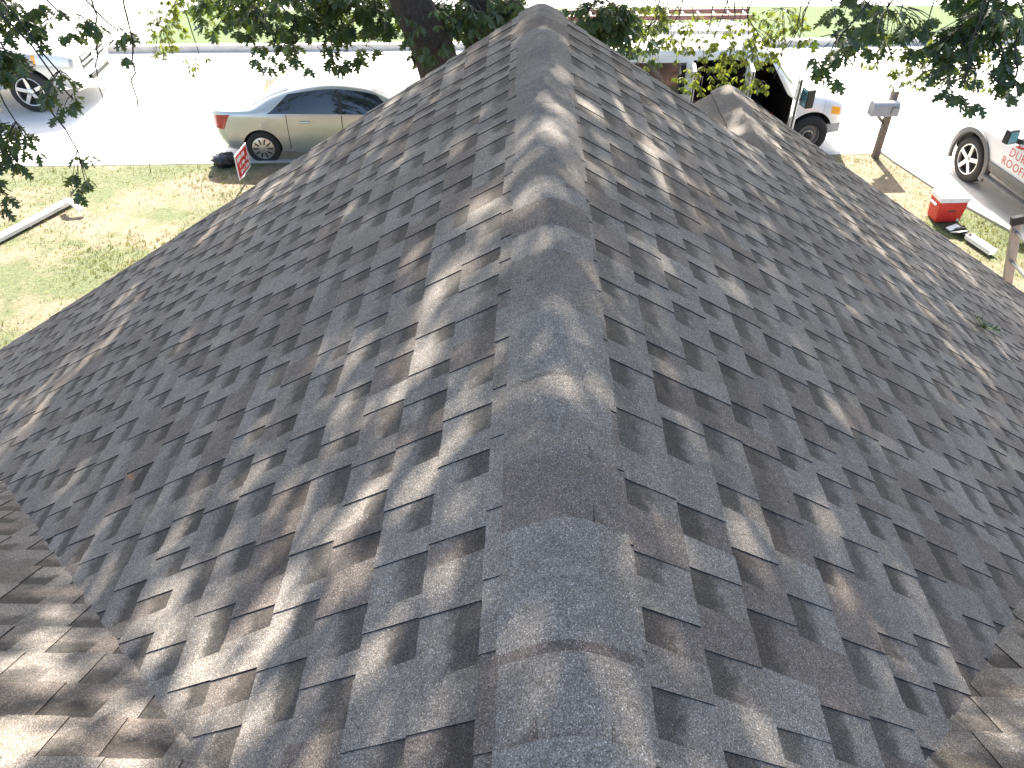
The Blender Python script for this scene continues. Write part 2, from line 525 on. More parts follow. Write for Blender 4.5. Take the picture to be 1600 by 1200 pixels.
def lay(k, a0, a1, clips_for, smin=0.10, smax=SE):
    ncourse = int((smax - smin) / EXP)
    off = {'L': .0235 + .057, 'R': .056, 'F': .03}[k]
    for i in range(-1, ncourse + 1):
        stop = smin + off - EXP + (i + 1) * EXP
        s0, s1 = stop, min(stop + EXP, smax + .02)
        if s1 - s0 < .02: continue
        a = a0 + random.uniform(-.3, 0)
        tone = None; tooth = random.random() < .5
        e0 = 0.0
        while a < a1:
            w = random.choice(TOOTHW) if tooth else random.choice(GAPW)
            tone = pick_tone(tone)
            e1 = random.choice([.006, .009, .012]) * (1 if tooth else -1)
            q = [(a - (e0 if not tooth else -e0) * 0, s0), (a + w, s0), (a + w, s1), (a, s1)]
            # teeth are narrower at the butt
            tp = .005
            if tooth: q = [(a, s0), (a + w, s0), (a + w - tp, s1), (a + tp, s1)]
            else: q = [(a, s0), (a + w, s0), (a + w + tp, s1), (a - tp, s1)]
            p = q
            for cl in clips_for(stop):
                p = clip(p, *cl)
                if len(p) < 3: break
            if len(p) >= 3:
                area = abs(sum(p[j][0] * p[(j + 1) % len(p)][1] - p[(j + 1) % len(p)][0] * p[j][1] for j in range(len(p)))) / 2
                if area > 2e-4:
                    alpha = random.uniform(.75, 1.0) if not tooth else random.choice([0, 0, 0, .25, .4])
                    warp = min(.0012, abs(random.gauss(0, .0005)))
                    TABS.append((k, p, stop, tooth, tone, alpha, warp, p != q))
            a += w
            tooth = not tooth

lay('L', 0.0, YG, lambda st: [(-1, CP, 0.012), (1, 0, YG + .012), (0, -1, -.065)])
lay('R', -YG2, 0.0, lambda st: [(1, CP, 0.012), (-1, 0, (YG2 if st > S1 - .02 else YG) + .012), (0, -1, -.065)])
lay('F', -7.2, 0.0, lambda st: [(1, CP, 0.010)])
lay('F', 0.0, 7.2, lambda st: [(-1, CP, 0.010)])

def tab_score(t):
    k, p = t[0], t[1]
    pr = [project(frame_pt(k, a, s, 0)) for a, s in p]
    if min(q[2] for q in pr) < .1: return 0
    cx = sum(q[0] for q in pr) / len(pr); cy = sum(q[1] for q in pr) / len(pr)
    if not (0 < cx < 1600 and 0 < cy < 1200): return 0
    return abs(sum(pr[j][0] * pr[(j + 1) % len(pr)][1] - pr[(j + 1) % len(pr)][0] * pr[j][1] for j in range(len(pr)))) / 2
scores = sorted(((tab_score(t), i) for i, t in enumerate(TABS)), reverse=True)
single = set(i for sc_, i in scores[:296])
cache = {}
JV, JF, JM, JU, JT = [], [], [], [], []
for i, (k, p, stop, tooth, tone, alpha, warp, clipped) in enumerate(TABS):
    o, al, dn, nn = FR[k]
    if i in single:
        a0 = p[0][0]
        loc = [(a - a0, s - stop) for a, s in p]
        key = (tooth, tone, round(alpha, 1), tuple((round(x, 3), round(y, 3)) for x, y in loc)) if not clipped else None
        me = cache.get(key) if key else None
        if me is None:
            g = tab_geo(loc, 0.0, tooth, round(warp, 4))
            g = (g[0], g[1], g[2], g[3])
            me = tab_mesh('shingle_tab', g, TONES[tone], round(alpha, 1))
            if key: cache[key] = me
        ob = bpy.data.objects.new('shingle_tab', me)
        pos = o + al * a0 + dn * stop
        ob.matrix_world = Matrix(((al.x, dn.x, nn.x, pos.x), (al.y, dn.y, nn.y, pos.y), (al.z, dn.z, nn.z, pos.z), (0, 0, 0, 1)))
        link(ob, roof)
    else:
        vs, fs, ms, uvs = tab_geo(p, stop, tooth, warp)
        b = len(JV)
        JV += [tuple(o + al * x + dn * y + nn * z) for x, y, z in vs]
        JF += [tuple(j + b for j in f) for f in fs]
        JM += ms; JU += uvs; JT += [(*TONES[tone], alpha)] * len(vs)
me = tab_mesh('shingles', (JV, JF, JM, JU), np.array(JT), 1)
tag(link(bpy.data.objects.new('shingle_field', me), roof), kind='stuff')

# plain shingled sheets on slopes nobody sees from the street side of the ridge
def plain_sheet(name, pts):
    m_ = MB(); m_.add(pts, [tuple(range(len(pts)))])
    g = m_.v, m_.f, [0], [(0, 1.0)] * len(pts)
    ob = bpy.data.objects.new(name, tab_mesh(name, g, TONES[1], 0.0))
    return link(ob, roof)
plain_sheet('back_slope', [frame_pt('B', a, s, .002) for a, s in ((7.2, 0), (7.2, SE), (-7.2, SE), (-7.2, 0))])
# porch gable: its far-left slope
X1 = S1 * CP; Z1 = ZR - S1 * SP
plain_sheet('porch_slope', [(X1, YG - .3, Z1 + .004), (X1, YG2, Z1 + .004), (X1 - 1.5, YG2, Z1 + .004 - 1.5 * TP), (X1 - 1.5, YG - .3, Z1 + .004 - 1.5 * TP)])

# ---- ridge caps: bent pieces, each lapping the one beyond it
def cap_mesh(tone_far, tone_near, w, r, split, seed):
    rr = random.Random(seed)
    nseg = 18; rows = [-.02, 0.0, .35, split, split + .015, .75, 1.0, 1.12]
    rows = sorted(set(rows))
    V = []; T = []; U = []
    for v in rows:                       # v=0 far butt (raised) .. 1 near (tucked)
        y = -v * EXP
        lift = .0140 - .0060 * v
        tn = TONES[tone_far] if v <= split else TONES[tone_near]
        for j in range(nseg + 1):
            x = -w + 2 * w * j / nseg
            z = -TP * (math.sqrt(x * x + r * r) - (math.sqrt(w * w + r * r) - w)) + lift
            if v <= 0.0: z += rr.uniform(-.0006, .0006)
            V.append((x, y, z)); T.append((*tn, 0.0)); U.append((x, 1.0))
    Fs = []; nr = len(rows)
    for i in range(nr - 1):
        for j in range(nseg):
            a = i * (nseg + 1) + j
            Fs.append((a, a + nseg + 1, a + nseg + 2, a + 1))
    b = len(V)
    # underside rim (butt edge and side edges)
    top_n = len(Fs)
    rim = [j for j in range(nseg + 1)] + [i * (nseg + 1) + nseg for i in range(1, nr)]
    rim = [(nr - 1 - i) * (nseg + 1) for i in range(nr - 1)] + rim
    low = []
    for q in rim:
        x, y, z = V[q]
        V.append((x, y, z - .009)); T.append(T[q]); U.append((x, 1.0)); low.append(len(V) - 1)
    for i in range(len(rim) - 1):
        Fs.append((rim[i], rim[i + 1], low[i + 1], low[i]))
    me = tab_mesh('ridge_cap', (V, Fs, [0] * top_n + [1] * (len(Fs) - top_n), U), np.array(T), 0)
    me.polygons.foreach_set('use_smooth', [True] * len(me.polygons)); me.set_sharp_from_angle(angle=R(40))
    return me
def capline(x, z, y_far, y_near, sd, w=.124):
    n = int((y_far - y_near) / EXP) + 1
    rr = random.Random(sd)
    seq = [0, 2, 0, 1, 3, 0, 4, 2, 5, 0, 2, 4, 1, 3, 2, 1]
    for i in range(n):
        t1 = rr.choice(seq); t2 = rr.choice(seq) if rr.random() < .6 else t1
        ob = bpy.data.objects.new('ridge_cap', cap_mesh(t1, t2, w + rr.uniform(-.003, .003), .045, rr.uniform(.4, .85), sd * 100 + i))
        ob.location = (x + rr.uniform(-.002, .002), y_far - i * EXP, z + rr.uniform(0, .001))
        ob.rotation_euler = (0, 0, rr.gauss(0, .006))
        link(ob, roof)
capline(0, ZR, YG + .015, 0.25, 3)
capline(X1, Z1, YG2 + .015, YG - .28, 8, .118)

# walls, fascia, soffits and gutter
mb = MB()
ez = ZR - SE * SP; ex = SE * CP
def wall(p0, p1, z0, z1, th=.12):
    mb.bar((*p0, (z0 + z1) / 2), (*p1, (z0 + z1) / 2), th, z1 - z0)
def gable(x0, x1, y, z0, apex_x, apex_z):
    mb.prism([(x0, 0.0), (x1, 0.0), (x1, z0), (apex_x, apex_z), (x0, z0)], y, y + .12)
dz = .05
wx = ex - .45
gable(-wx, wx, YG - .42, ZR - wx * TP - dz, 0, ZR - dz)
mb.prism([(X1 - 1.25, 0), (wx, 0), (wx, ZR - wx * TP - dz), (X1, Z1 - dz), (X1 - 1.25, Z1 - 1.25 * TP - dz)], YG2 - .42, YG2 - .30)
for sx in (-1, 1):
    wall((sx * wx, -4.0), (sx * wx, (YG if sx < 0 else YG2) - .42), 0, ZR - wx * TP - dz - .02)
wall((-6.8, 4.0), (-wx, 4.0), 0, ez + .2); wall((wx, 4.0), (6.8, 4.0), 0, ez + .2)
wall((-6.8, -4.0), (6.8, -4.0), 0, ez + .2)
for sx in (-6.8, 6.8):
    a = [(-4.0, 0.0), (4.0, 0.0), (4.0, ez + .2), (0, ZR - dz), (-4.0, ez + .2)]
    n = 5
    mb.add([(sx, y, z) for y, z in a] + [(sx * .982, y, z) for y, z in a],
           [tuple(range(5)), tuple(range(9, 4, -1))] + [(i, (i + 1) % 5, (i + 1) % 5 + 5, i + 5) for i in range(5)])
mb.build('wall', M['brick'], house)
for sx, yg, s_from in ((-1, YG, 0), (1, YG, 0), (1, YG2, S1)):
    s_to = SE if not (sx > 0 and yg == YG) else S1
    m_ = MB()
    k = 'L' if sx < 0 else 'R'
    a = yg if sx < 0 else -yg
    p0, p1 = frame_pt(k, a, s_from, -.075), frame_pt(k, a, s_to, -.075)
    m_.bar(p0 - Vector((0, .025, 0)), p1 - Vector((0, .025, 0)), .022, .10)
    m_.build('fascia', M['trim'], house)
for sx, y1 in ((-1, YG), (1, YG2)):
    m_ = MB()
    m_.box((sx * (ex + .055), (y1 + ex) / 2, ez - .055), (.10, y1 - ex, .09)); m_.build('gutter', M['trim'], house)

# ================================================================== VEHICLES
class Loft:
    """closed body lofted along x; stations = [(x, [(y,z)*K])]; half section, mirrored"""
    def __init__(s, st):
        s.x = np.array([q[0] for q in st], float)
        s.P = np.array([q[1] for q in st], float)      # n,K,2
        s.K = s.P.shape[1]
    def sec(s, x):
        X, P = s.x, s.P
        i = int(np.clip(np.searchsorted(X, x) - 1, 0, len(X) - 2))
        h = X[i + 1] - X[i]; t = (x - X[i]) / h
        def d(j):
            if j == 0: return (P[1] - P[0]) / (X[1] - X[0])
            if j == len(X) - 1: return (P[-1] - P[-2]) / (X[-1] - X[-2])
            a = (P[j] - P[j - 1]) / (X[j] - X[j - 1]); b = (P[j + 1] - P[j]) / (X[j + 1] - X[j])
            m = np.where(a * b > 0, 2 * a * b / np.where(np.abs(a + b) < 1e-9, 1, a + b), 0)
            return m
        t2, t3 = t * t, t ** 3
        return (2 * t3 - 3 * t2 + 1) * P[i] + (t3 - 2 * t2 + t) * h * d(i) + (-2 * t3 + 3 * t2) * P[i + 1] + (t3 - t2) * h * d(i + 1)
    def pt(s, x, k):
        S = s.sec(x)
        i = int(np.clip(math.floor(k), 0, s.K - 2)); t = k - i
        p0, p1, p2, p3 = S[max(i - 1, 0)], S[i], S[i + 1], S[min(i + 2, s.K - 1)]
        m1, m2 = .5 * (p2 - p0) * .75, .5 * (p3 - p1) * .75
        t2, t3 = t * t, t ** 3
        q = (2 * t3 - 3 * t2 + 1) * p1 + (t3 - 2 * t2 + t) * m1 + (-2 * t3 + 3 * t2) * p2 + (t3 - t2) * m2
        return q
    def nrm(s, x, k):
        e = 1e-3
        xa, xb = max(s.x[0], x - .01), min(s.x[-1], x + .01)
        a, b = s.pt(xa, k), s.pt(xb, k)
        tx = Vector((xb - xa, b[0] - a[0], b[1] - a[1]))
        c, d = s.pt(x, max(0, k - .03)), s.pt(x, min(s.K - 1, k + .03))
        tk = Vector((0, d[0] - c[0], d[1] - c[1]))
        n = tx.cross(tk)
        if n.length < 1e-9: return Vector((0, 0, 1))
        n.normalize()
        return n if n.y > -0.01 and (n.y > 0.02 or n.z > 0) else -n
    def surf(s, x, k, side=1, off=0.0):
        p = s.pt(x, k)
        n = s.nrm(x, k)
        if n.dot(Vector((0, p[0], p[1] - .8))) < 0: n = -n
        return (x + n.x * off, side * (p[0] + n.y * off), p[1] + n.z * off)
    def body(s, nx=56, sub=4):
        xs = sorted(set(list(np.linspace(s.x[0], s.x[-1], nx)) + list(s.x)))
        ks = np.linspace(0, s.K - 1, (s.K - 1) * sub + 1)
        mb = MB(); nk = len(ks)
        ring = []
        for x in xs:
            half = [s.pt(x, k) for k in ks]
            r = [(x, p[0], p[1]) for p in half] + [(x, -p[0], p[1]) for p in half[-2:0:-1]]
            ring.append(r)
        m = len(ring[0])
        mb.v = [p for r in ring for p in r]
        for i in range(len(xs) - 1):
            for j in range(m):
                mb.f.append((i * m + j, i * m + (j + 1) % m, (i + 1) * m + (j + 1) % m, (i + 1) * m + j)); mb.m.append(0)
        mb.f.append(tuple(range(m))); mb.m.append(0)
        mb.f.append(tuple((len(xs) - 1) * m + j for j in reversed(range(m)))); mb.m.append(0)
        return mb
    def patch(s, x0, x1, k0, k1, side, off, nx=14, nk=6, thick=.006):
        """x0,x1 may be functions of t (0 low .. 1 high)"""
        f0 = x0 if callable(x0) else (lambda t: x0)
        f1 = x1 if callable(x1) else (lambda t: x1)
        mb = MB(); top = []; bot = []
        for j in range(nk + 1):
            t = j / nk; k = k0 + (k1 - k0) * t
            for i in range(nx + 1):
                x = f0(t) + (f1(t) - f0(t)) * i / nx
                top.append(s.surf(x, k, side, off)); bot.append(s.surf(x, k, side, off - thick))
        n = nx + 1
        mb.v = top + bot; B = len(top)
        for j in range(nk):
            for i in range(nx):
                a = j * n + i
                mb.f.append((a, a + 1, a + n + 1, a + n)); mb.m.append(0)
        edge = [i for i in range(n)] + [j * n + nx for j in range(1, nk + 1)] + [nk * n + i for i in range(nx - 1, -1, -1)] + [j * n for j in range(nk - 1, 0, -1)]
        for q in range(len(edge)):
            a, b = edge[q], edge[(q + 1) % len(edge)]
            mb.f.append((a, b, b + B, a + B)); mb.m.append(0)
        return mb

def both_patch(lo, x0, x1, k0, off, nx=14, nk=6):
    """patch over the top from one side to the other (windscreens)"""
    a = lo.patch(x0, x1, k0, lo.K - 1, 1, off, nx, nk)
    b = lo.patch(x0, x1, k0, lo.K - 1, -1, off, nx, nk)
    a.add(b.v, b.f, 0)
    return a

def bool_cut(o, cutters):
    dg_objs = []
    for mb_, m_ in cutters:
        c = bpy.data.objects.new('cutter', mb_.mesh('cutter', [m_]))
        COL.objects.link(c); dg_objs.append(c)
        md = o.modifiers.new('cut', 'BOOLEAN'); md.object = c; md.operation = 'DIFFERENCE'; md.solver = 'EXACT'
        try: md.material_mode = 'TRANSFER'
        except Exception: pass
        if o.parent: c.matrix_world = o.parent.matrix_world
    bpy.context.view_layer.update()
    dg = bpy.context.evaluated_depsgraph_get()
    me = bpy.data.meshes.new_from_object(o.evaluated_get(dg))
    o.modifiers.clear()
    old = o.data; o.data = me
    me.polygons.foreach_set('use_smooth', [True] * len(me.polygons)); me.set_sharp_from_angle(angle=R(32))
    for c in dg_objs:
        bpy.data.objects.remove(c)
    bpy.data.meshes.remove(old)

def cyl_cut(x, y0, y1, r, z):
    mb_ = MB(); n = 32
    vs = [(x + r * math.cos(2 * math.pi * i / n), y0, z + r * math.sin(2 * math.pi * i / n)) for i in range(n)]
    vs += [(a, y1, c) for a, b, c in vs]
    mb_.add(vs, [tuple(range(n)), tuple(range(2 * n - 1, n - 1, -1))] + [(i, (i + 1) % n, (i + 1) % n + n, i + n) for i in range(n)])
    return mb_

def wheel(parent, x, y, r, rim_r, width, style, steer=0.0):
    """y is the outer face; side from its sign"""
    sd = 1 if y > 0 else -1
    w = bpy.data.objects.new('wheel', None); link(w, parent)
    w.location = (x, y, r); w.rotation_euler = (0, 0, steer)
    mb_ = MB()
    t = width
    prof = [(rim_r, -.02), (rim_r + .012, 0.004), (rim_r + .05, .012), (r - .035, .008), (r - .010, -.012), (r, -.035), (r, -t + .035), (r - .02, -t + .008), (rim_r, -t)]
    mb_.lathe([(a, b * sd) for a, b in prof], 'y', 36)
    mb_.build('tyre', M['tyre'], w, smooth=50)
    mb_ = MB()
    if style == 'hubcap':
        pr = [(rim_r + .002, -.022), (rim_r - .004, .002), (rim_r * .86, .010), (rim_r * .5, .018), (rim_r * .22, .024), (0.0005, .026)]
        mb_.lathe([(a, b * sd) for a, b in pr], 'y', 36)
        mb_.build('hubcap', M['alloy'], w, smooth=40)
        m2 = MB()
        for q in range(10):
            a = 2 * math.pi * q / 10
            rot = Matrix.Rotation(-a, 3, 'Y')
            m2.box(rot @ Vector((rim_r * .62, sd * .0155, 0)), (rim_r * .46, .012, .026), rot)
        m2.build('hubcap_slots', M['black'], w)
    elif style == 'spoke':
        pr = [(rim_r + .002, -.02), (rim_r - .004, .006), (rim_r - .022, .004), (rim_r - .03, -.05)]
        mb_.lathe([(a, b * sd) for a, b in pr], 'y', 36)
        mb_.lathe([(rim_r * .26, -.03 * sd), (rim_r * .25, .0), (rim_r * .18, .012 * sd), (.0005, .014 * sd)], 'y', 24)
        for q in range(5):
            a = 2 * math.pi * (q + .3) / 5
            rot = Matrix.Rotation(-a, 3, 'Y')
            mb_.box(rot @ Vector((rim_r * .58, -.012 * sd, 0)), (rim_r * .80, .03, rim_r * .27), rot)
        mb_.build('rim', M['alloy'], w, smooth=35, bevel=.006)
        m2 = MB(); m2.lathe([(rim_r - .02, -.075 * sd), (.0005, -.075 * sd)], 'y', 30)
        m2.build('brake_disc', M['dark_in'], w)
    else:
        pr = [(rim_r + .002, -.02), (rim_r - .004, .006), (rim_r - .02, .0), (rim_r - .03, -.05), (rim_r * .62, -.055), (rim_r * .52, -.02), (rim_r * .34, -.015)]
        mb_.lathe([(a, b * sd) for a, b in pr], 'y', 36)
        mb_.build('rim', M['steel_rim'], w, smooth=35)
        m2 = MB(); m2.lathe([(rim_r * .36, -.02 * sd), (rim_r * .33, .03 * sd), (rim_r * .15, .045 * sd), (.0005, .045 * sd)], 'y', 20)
        m2.build('hub', M['black'], w, smooth=35)
        m3 = MB()
        for q in range(8):
            a = 2 * math.pi * q / 8
            m3.lathe([(.016, -.03 * sd), (.016, .0), (.0005, .0)], 'y', 6, c=(rim_r * .43 * math.cos(a), 0, rim_r * .43 * math.sin(a)))
        m3.build('wheel_nuts', M['chrome'], w)
    return w

# ---------------------------------------------------------------- silver sedan
def sedan():
    hub = (-5.01, 14.33)
    XW = 0.90                        # rear axle from tail
    root = empty('sedan', (0, 0, 0), STREET_A, 'silver four door sedan parked at the kerb with dark tinted windows', 'car')
    c, s_ = math.cos(STREET_A), math.sin(STREET_A)
    ox, oy = XW, -.90
    root.location = (hub[0] - (ox * c - oy * s_), hub[1] - (ox * s_ + oy * c), 0)
    bpy.context.view_layer.update()
    st = [
        (0.00, [(0, .40), (.50, .40), (.62, .44), (.66, .62), (.62, .86), (.58, .92), (.35, .95), (0, .96)]),
        (0.10, [(0, .30), (.62, .30), (.76, .36), (.80, .62), (.76, .92), (.70, 1.00), (.42, 1.04), (0, 1.05)]),
        (0.32, [(0, .25), (.68, .25), (.85, .33), (.885, .62), (.85, .95), (.78, 1.02), (.48, 1.07), (0, 1.08)]),
        (0.75, [(0, .22), (.72, .22), (.895, .30), (.915, .62), (.89, .965), (.79, 1.05), (.50, 1.09), (0, 1.10)]),
        (1.15, [(0, .20), (.74, .20), (.90, .30), (.92, .62), (.90, .960), (.72, 1.21), (.45, 1.25), (0, 1.26)]),
        (1.62, [(0, .18), (.76, .18), (.905, .30), (.925, .62), (.905, .950), (.695, 1.325), (.43, 1.385), (0, 1.40)]),
        (2.30, [(0, .18), (.76, .18), (.905, .30), (.925, .62), (.905, .935), (.695, 1.395), (.43, 1.450), (0, 1.465)]),
        (2.95, [(0, .18), (.76, .18), (.905, .30), (.925, .62), (.905, .920), (.70, 1.320), (.43, 1.395), (0, 1.415)]),
        (3.40, [(0, .18), (.76, .18), (.905, .30), (.92, .62), (.90, .910), (.735, 1.15), (.47, 1.21), (0, 1.23)]),
        (3.82, [(0, .18), (.76, .18), (.90, .30), (.92, .60), (.89, .895), (.785, .975), (.50, 1.01), (0, 1.03)]),
        (4.35, [(0, .20), (.72, .20), (.88, .30), (.905, .56), (.85, .82), (.73, .885), (.45, .93), (0, .945)]),
        (4.72, [(0, .22), (.62, .22), (.78, .32), (.82, .52), (.74, .70), (.62, .765), (.40, .80), (0, .815)]),
        (4.92, [(0, .32), (.45, .32), (.56, .38), (.60, .50), (.55, .60), (.46, .63), (.30, .65), (0, .66)])]
    lo = Loft(st)
    b = lo.body().build('body', M['silver'], root)
    cuts = []
    for ax in (XW, 3.82):
        for sd in (-1, 1):
            cuts.append((cyl_cut(ax, sd * 1.2, sd * .60, .365, .325), M['black']))
    bool_cut(b, cuts)
    for ax in (XW, 3.82):
        for sd in (-1, 1):
            wheel(root, ax, sd * .905, .325, .212, .205, 'hubcap')
    for sd in (-1, 1):
        lo.patch(2.46, 3.50, 2.15, 4.0, sd, .004, 14, 8).build('door', M['silver'], root, smooth=40)
        lo.patch(lambda t: 1.42 + .02 * t if t > .45 else 1.42 + .1 * (.45 - t), 2.44, 2.15, 4.0, sd, .004, 14, 8).build('door', M['silver'], root, smooth=40)
        g = lo.patch(lambda t: 1.08 + .40 * t, lambda t: 3.60 - .48 * t, 4.08, 4.88, sd, .004, 22, 6)
        for sx_ in (1.425, 2.445, 3.505):
            lo.patch(sx_, sx_ + .012, 2.1, 4.03, sd, .0055, 1, 12).build('door_gap', M['black'], root)
        gl = g.build('side_window', M['glass'], root, smooth=40)
        pb = lo.patch(2.40, 2.47, 4.12, 4.78, sd, .007, 2, 6).build('window_pillar', M['black'], root)
        for hx in (1.66, 2.72):
            m_ = MB()
            q = [lo.surf(hx + i * .2, 3.62 + .02 * i, sd, o_) for i in (0, 1) for o_ in (.03,)]
            m_.bar(q[0], q[1], .03, .035)
            m_.build('door_handle', M['silver'], root, bevel=.01)
        # mirror
        m_ = MB()
        p = lo.surf(3.42, 4.15, sd, .0)
        m_.lathe([(.0005, 0), (.06, .01), (.09, .06), (.095, .12), (.085, .17), (.0005, .175)], 'y', 14, c=(0, 0, 0))
        m_.v = [(p[0] + vx * .75, p[1] + sd * (vy + .03), p[2] + .05 + vz) for vx, vy, vz in m_.v]
        m_.bar((p[0], p[1] - sd * .05, p[2]), (p[0], p[1] + sd * .06, p[2] + .04), .05, .04)
        m_.build('wing_mirror', M['white_paint'], root, smooth=50)
        lo.patch(.03, lambda t: .40 - .16 * (1 - t), 3.25, 4.05, sd, .006, 8, 4).build('tail_lamp', M['red_lens'], root, smooth=40)
        lo.patch(lambda t: 4.45 + .05 * t, 4.80, 3.4, 4.4, sd, .006, 8, 4).build('headlamp', M['lamp'], root, smooth=40)
        lo.patch(1.45, 3.35, 2.0, 2.12, sd, .008, 12, 2).build('sill', M['silver'], root)
    both_patch(lo, lambda t: .80, 1.50, 5.25, .004).build('rear_window', M['glass'], root, smooth=40)
    both_patch(lo, 3.02, lambda t: 3.78, 5.25, .004).build('windscreen', M['glass'], root, smooth=40)
    m_ = MB(); m_.box((-.012, 0, .72), (.02, .52, .13)); m_.build('number_plate', M['sign_white'], root)
    return root
sedan()

# ---------------------------------------------------------------- pickup trucks
def pickup(name, label, hub, heading, side, paint, opts):
    """hub: world xy of the outer face of the front wheel on `side` (+1 left, -1 right)"""
    L = 5.75; XF = 4.75; XR = 1.15; W = .98
    root = empty(name, (0, 0, opts.get('z', 0)), heading, label, 'pickup truck')
    c, s_ = math.cos(heading), math.sin(heading)
    SCL = opts.get('scale', 1.0)
    ox, oy = XF * SCL, side * W * SCL
    root.location = (hub[0] - (ox * c - oy * s_), hub[1] - (ox * s_ + oy * c), opts.get('z', 0))
    bpy.context.view_layer.update()
    st = [
        (0.00, [(0, .55), (.80, .55), (.93, .60), (.95, .90), (.95, 1.05), (.90, 1.10), (.5, 1.10), (0, 1.10)]),
        (0.06, [(0, .45), (.84, .45), (.96, .52), (.98, .90), (.97, 1.12), (.91, 1.16), (.5, 1.16), (0, 1.16)]),
        (1.70, [(0, .42), (.84, .42), (.96, .50), (.985, .90), (.97, 1.13), (.91, 1.17), (.5, 1.17), (0, 1.17)]),
        (1.78, [(0, .42), (.84, .42), (.96, .50), (.985, .90), (.97, 1.13), (.93, 1.30), (.5, 1.32), (0, 1.32)]),
        (1.92, [(0, .42), (.84, .42), (.96, .50), (.985, .90), (.97, 1.13), (.76, 1.72), (.5, 1.80), (0, 1.82)]),
        (2.70, [(0, .42), (.84, .42), (.96, .50), (.985, .90), (.97, 1.12), (.76, 1.76), (.5, 1.85), (0, 1.87)]),
        (3.35, [(0, .42), (.84, .42), (.96, .50), (.985, .90), (.97, 1.11), (.77, 1.70), (.5, 1.80), (0, 1.82)]),
        (4.05, [(0, .42), (.84, .42), (.96, .50), (.985, .88), (.96, 1.09), (.86, 1.20), (.55, 1.25), (0, 1.27)]),
        (4.80, [(0, .42), (.84, .42), (.955, .50), (.98, .86), (.95, 1.05), (.86, 1.12), (.55, 1.18), (0, 1.19)]),
        (5.45, [(0, .40), (.78, .40), (.90, .48), (.93, .80), (.91, .96), (.83, 1.05), (.52, 1.11), (0, 1.12)]),
        (5.68, [(0, .42), (.70, .42), (.82, .50), (.86, .78), (.84, .90), (.77, .97), (.48, 1.01), (0, 1.02)]),
        (5.72, [(0, .50), (.62, .50), (.72, .56), (.76, .76), (.74, .85), (.68, .90), (.42, .93), (0, .94)])]
    lo = Loft(st)
    b = lo.body().build('body', paint, root)
    RT = .40
    cuts = [(cyl_cut(ax, sd * 1.3, sd * .58, .49, RT), M['black']) for ax in (XR, XF) for sd in (-1, 1)]
    bx_ = MB(); bx_.box((.88, 0, 1.10), (1.56, 1.62, .9)); cuts.append((bx_, M['clad']))
    bool_cut(b, cuts)
    for ax in (XR, XF):
        for sd in (-1, 1):
            wheel(root, ax, sd * (W - .005), RT, .275, .27, 'spoke', opts.get('steer', 0) if ax == XF else 0)
    for sd in (-1, 1):
        lo.patch(2.94, lambda t: 4.02 - .10 * (1 - t), 2.45, 4.0, sd, .004, 12, 8).build('door', paint, root, smooth=40)
        lo.patch(1.86, 2.92, 2.45, 4.0, sd, .004, 12, 8).build('door', paint, root, smooth=40)
        lo.patch(2.98, lambda t: 3.86 - .42 * t, 4.12, 4.84, sd, .004, 12, 6).build('side_window', M['glass_clear'], root, smooth=40)
        lo.patch(lambda t: 1.98 + .03 * t, 2.90, 4.12, 4.84, sd, .004, 12, 6).build('side_window', M['glass_clear'], root, smooth=40)
        # mirror
        m_ = MB(); p = lo.surf(3.78, 4.12, sd, 0)
        m_.box((p[0] + .02, p[1] + sd * .17, p[2] + .11), (.13, .20, .24), Matrix.Rotation(sd * .12, 3, 'Z'))
        m_.bar((p[0] - .04, p[1] - sd * .03, p[2] + .02), (p[0], p[1] + sd * .12, p[2] + .06), .07, .09)
        mir = m_.build('wing_mirror', M['black'], root, bevel=.025)
        m_ = MB(); m_.box((p[0] - .055, p[1] + sd * .17, p[2] + .11), (.008, .16, .19), Matrix.Rotation(sd * .12, 3, 'Z'))
        m_.build('mirror_glass', M['blue_lens'], mir)
        m_ = MB()
        m_.box((p[0] + .088, p[1] + sd * .17, p[2] + .11), (.012, .15, .18), Matrix.Rotation(sd * .12, 3, 'Z'))
        for hx in (2.06, 3.14):
            m2 = MB(); q = lo.surf(hx, 3.75, sd, .03); m2.box(q, (.2, .03, .035)); m2.build('door_handle', paint, root, bevel=.01)
        if opts.get('flare'):
            for ax in (XR, XF):
                m2 = MB()
                for a0 in range(-2, 22):
                    a1, a2 = math.pi * a0 / 20, math.pi * (a0 + 1) / 20
                    ring = []
                    for a in (a1, a2):
                        for r_, oy_ in ((.485, -.03), (.485, .035), (.565, .03), (.575, -.03)):
                            zz = RT + r_ * math.sin(a)
                            xx = ax + r_ * math.cos(a)
                            ring.append((xx, sd * (W + oy_ - .06 * max(0, (xx - 5.15)) * 2), zz))
                    m2.add(ring, [(0, 1, 5, 4), (1, 2, 6, 5), (2, 3, 7, 6), (3, 0, 4, 7)])
                m2.build('wheel_arch_flare', M['clad'], root, smooth=45)
            lo.patch(1.68, 4.24, 2.0, 2.36, sd, .022, 20, 3, .02).build('side_cladding', M['clad'], root, smooth=30)
            lo.patch(1.68, 4.24, 1.0, 1.97, sd, .014, 20, 3, .02).build('lower_sill', M['silver_clad'], root, smooth=30)
            m2 = MB()
            m2.box((2.95, sd * (W + .02), .36), (2.5, .14, .045)); m2.build('running_board', M['clad'], root, bevel=.015)
        lo.patch(5.05, lambda t: 5.62, 3.35, 4.75, sd, .006, 8, 5).build('headlamp', M['lamp'], root, smooth=40)
        if not opts.get('flare'): lo.patch(4.98, 5.05, 3.35, 4.5, sd, .007, 3, 4).build('side_marker', M['amber'], root, smooth=40)
        lo.patch(.02, .20, 3.2, 4.4, sd, .006, 5, 5).build('tail_lamp', M['red_lens'], root, smooth=40)
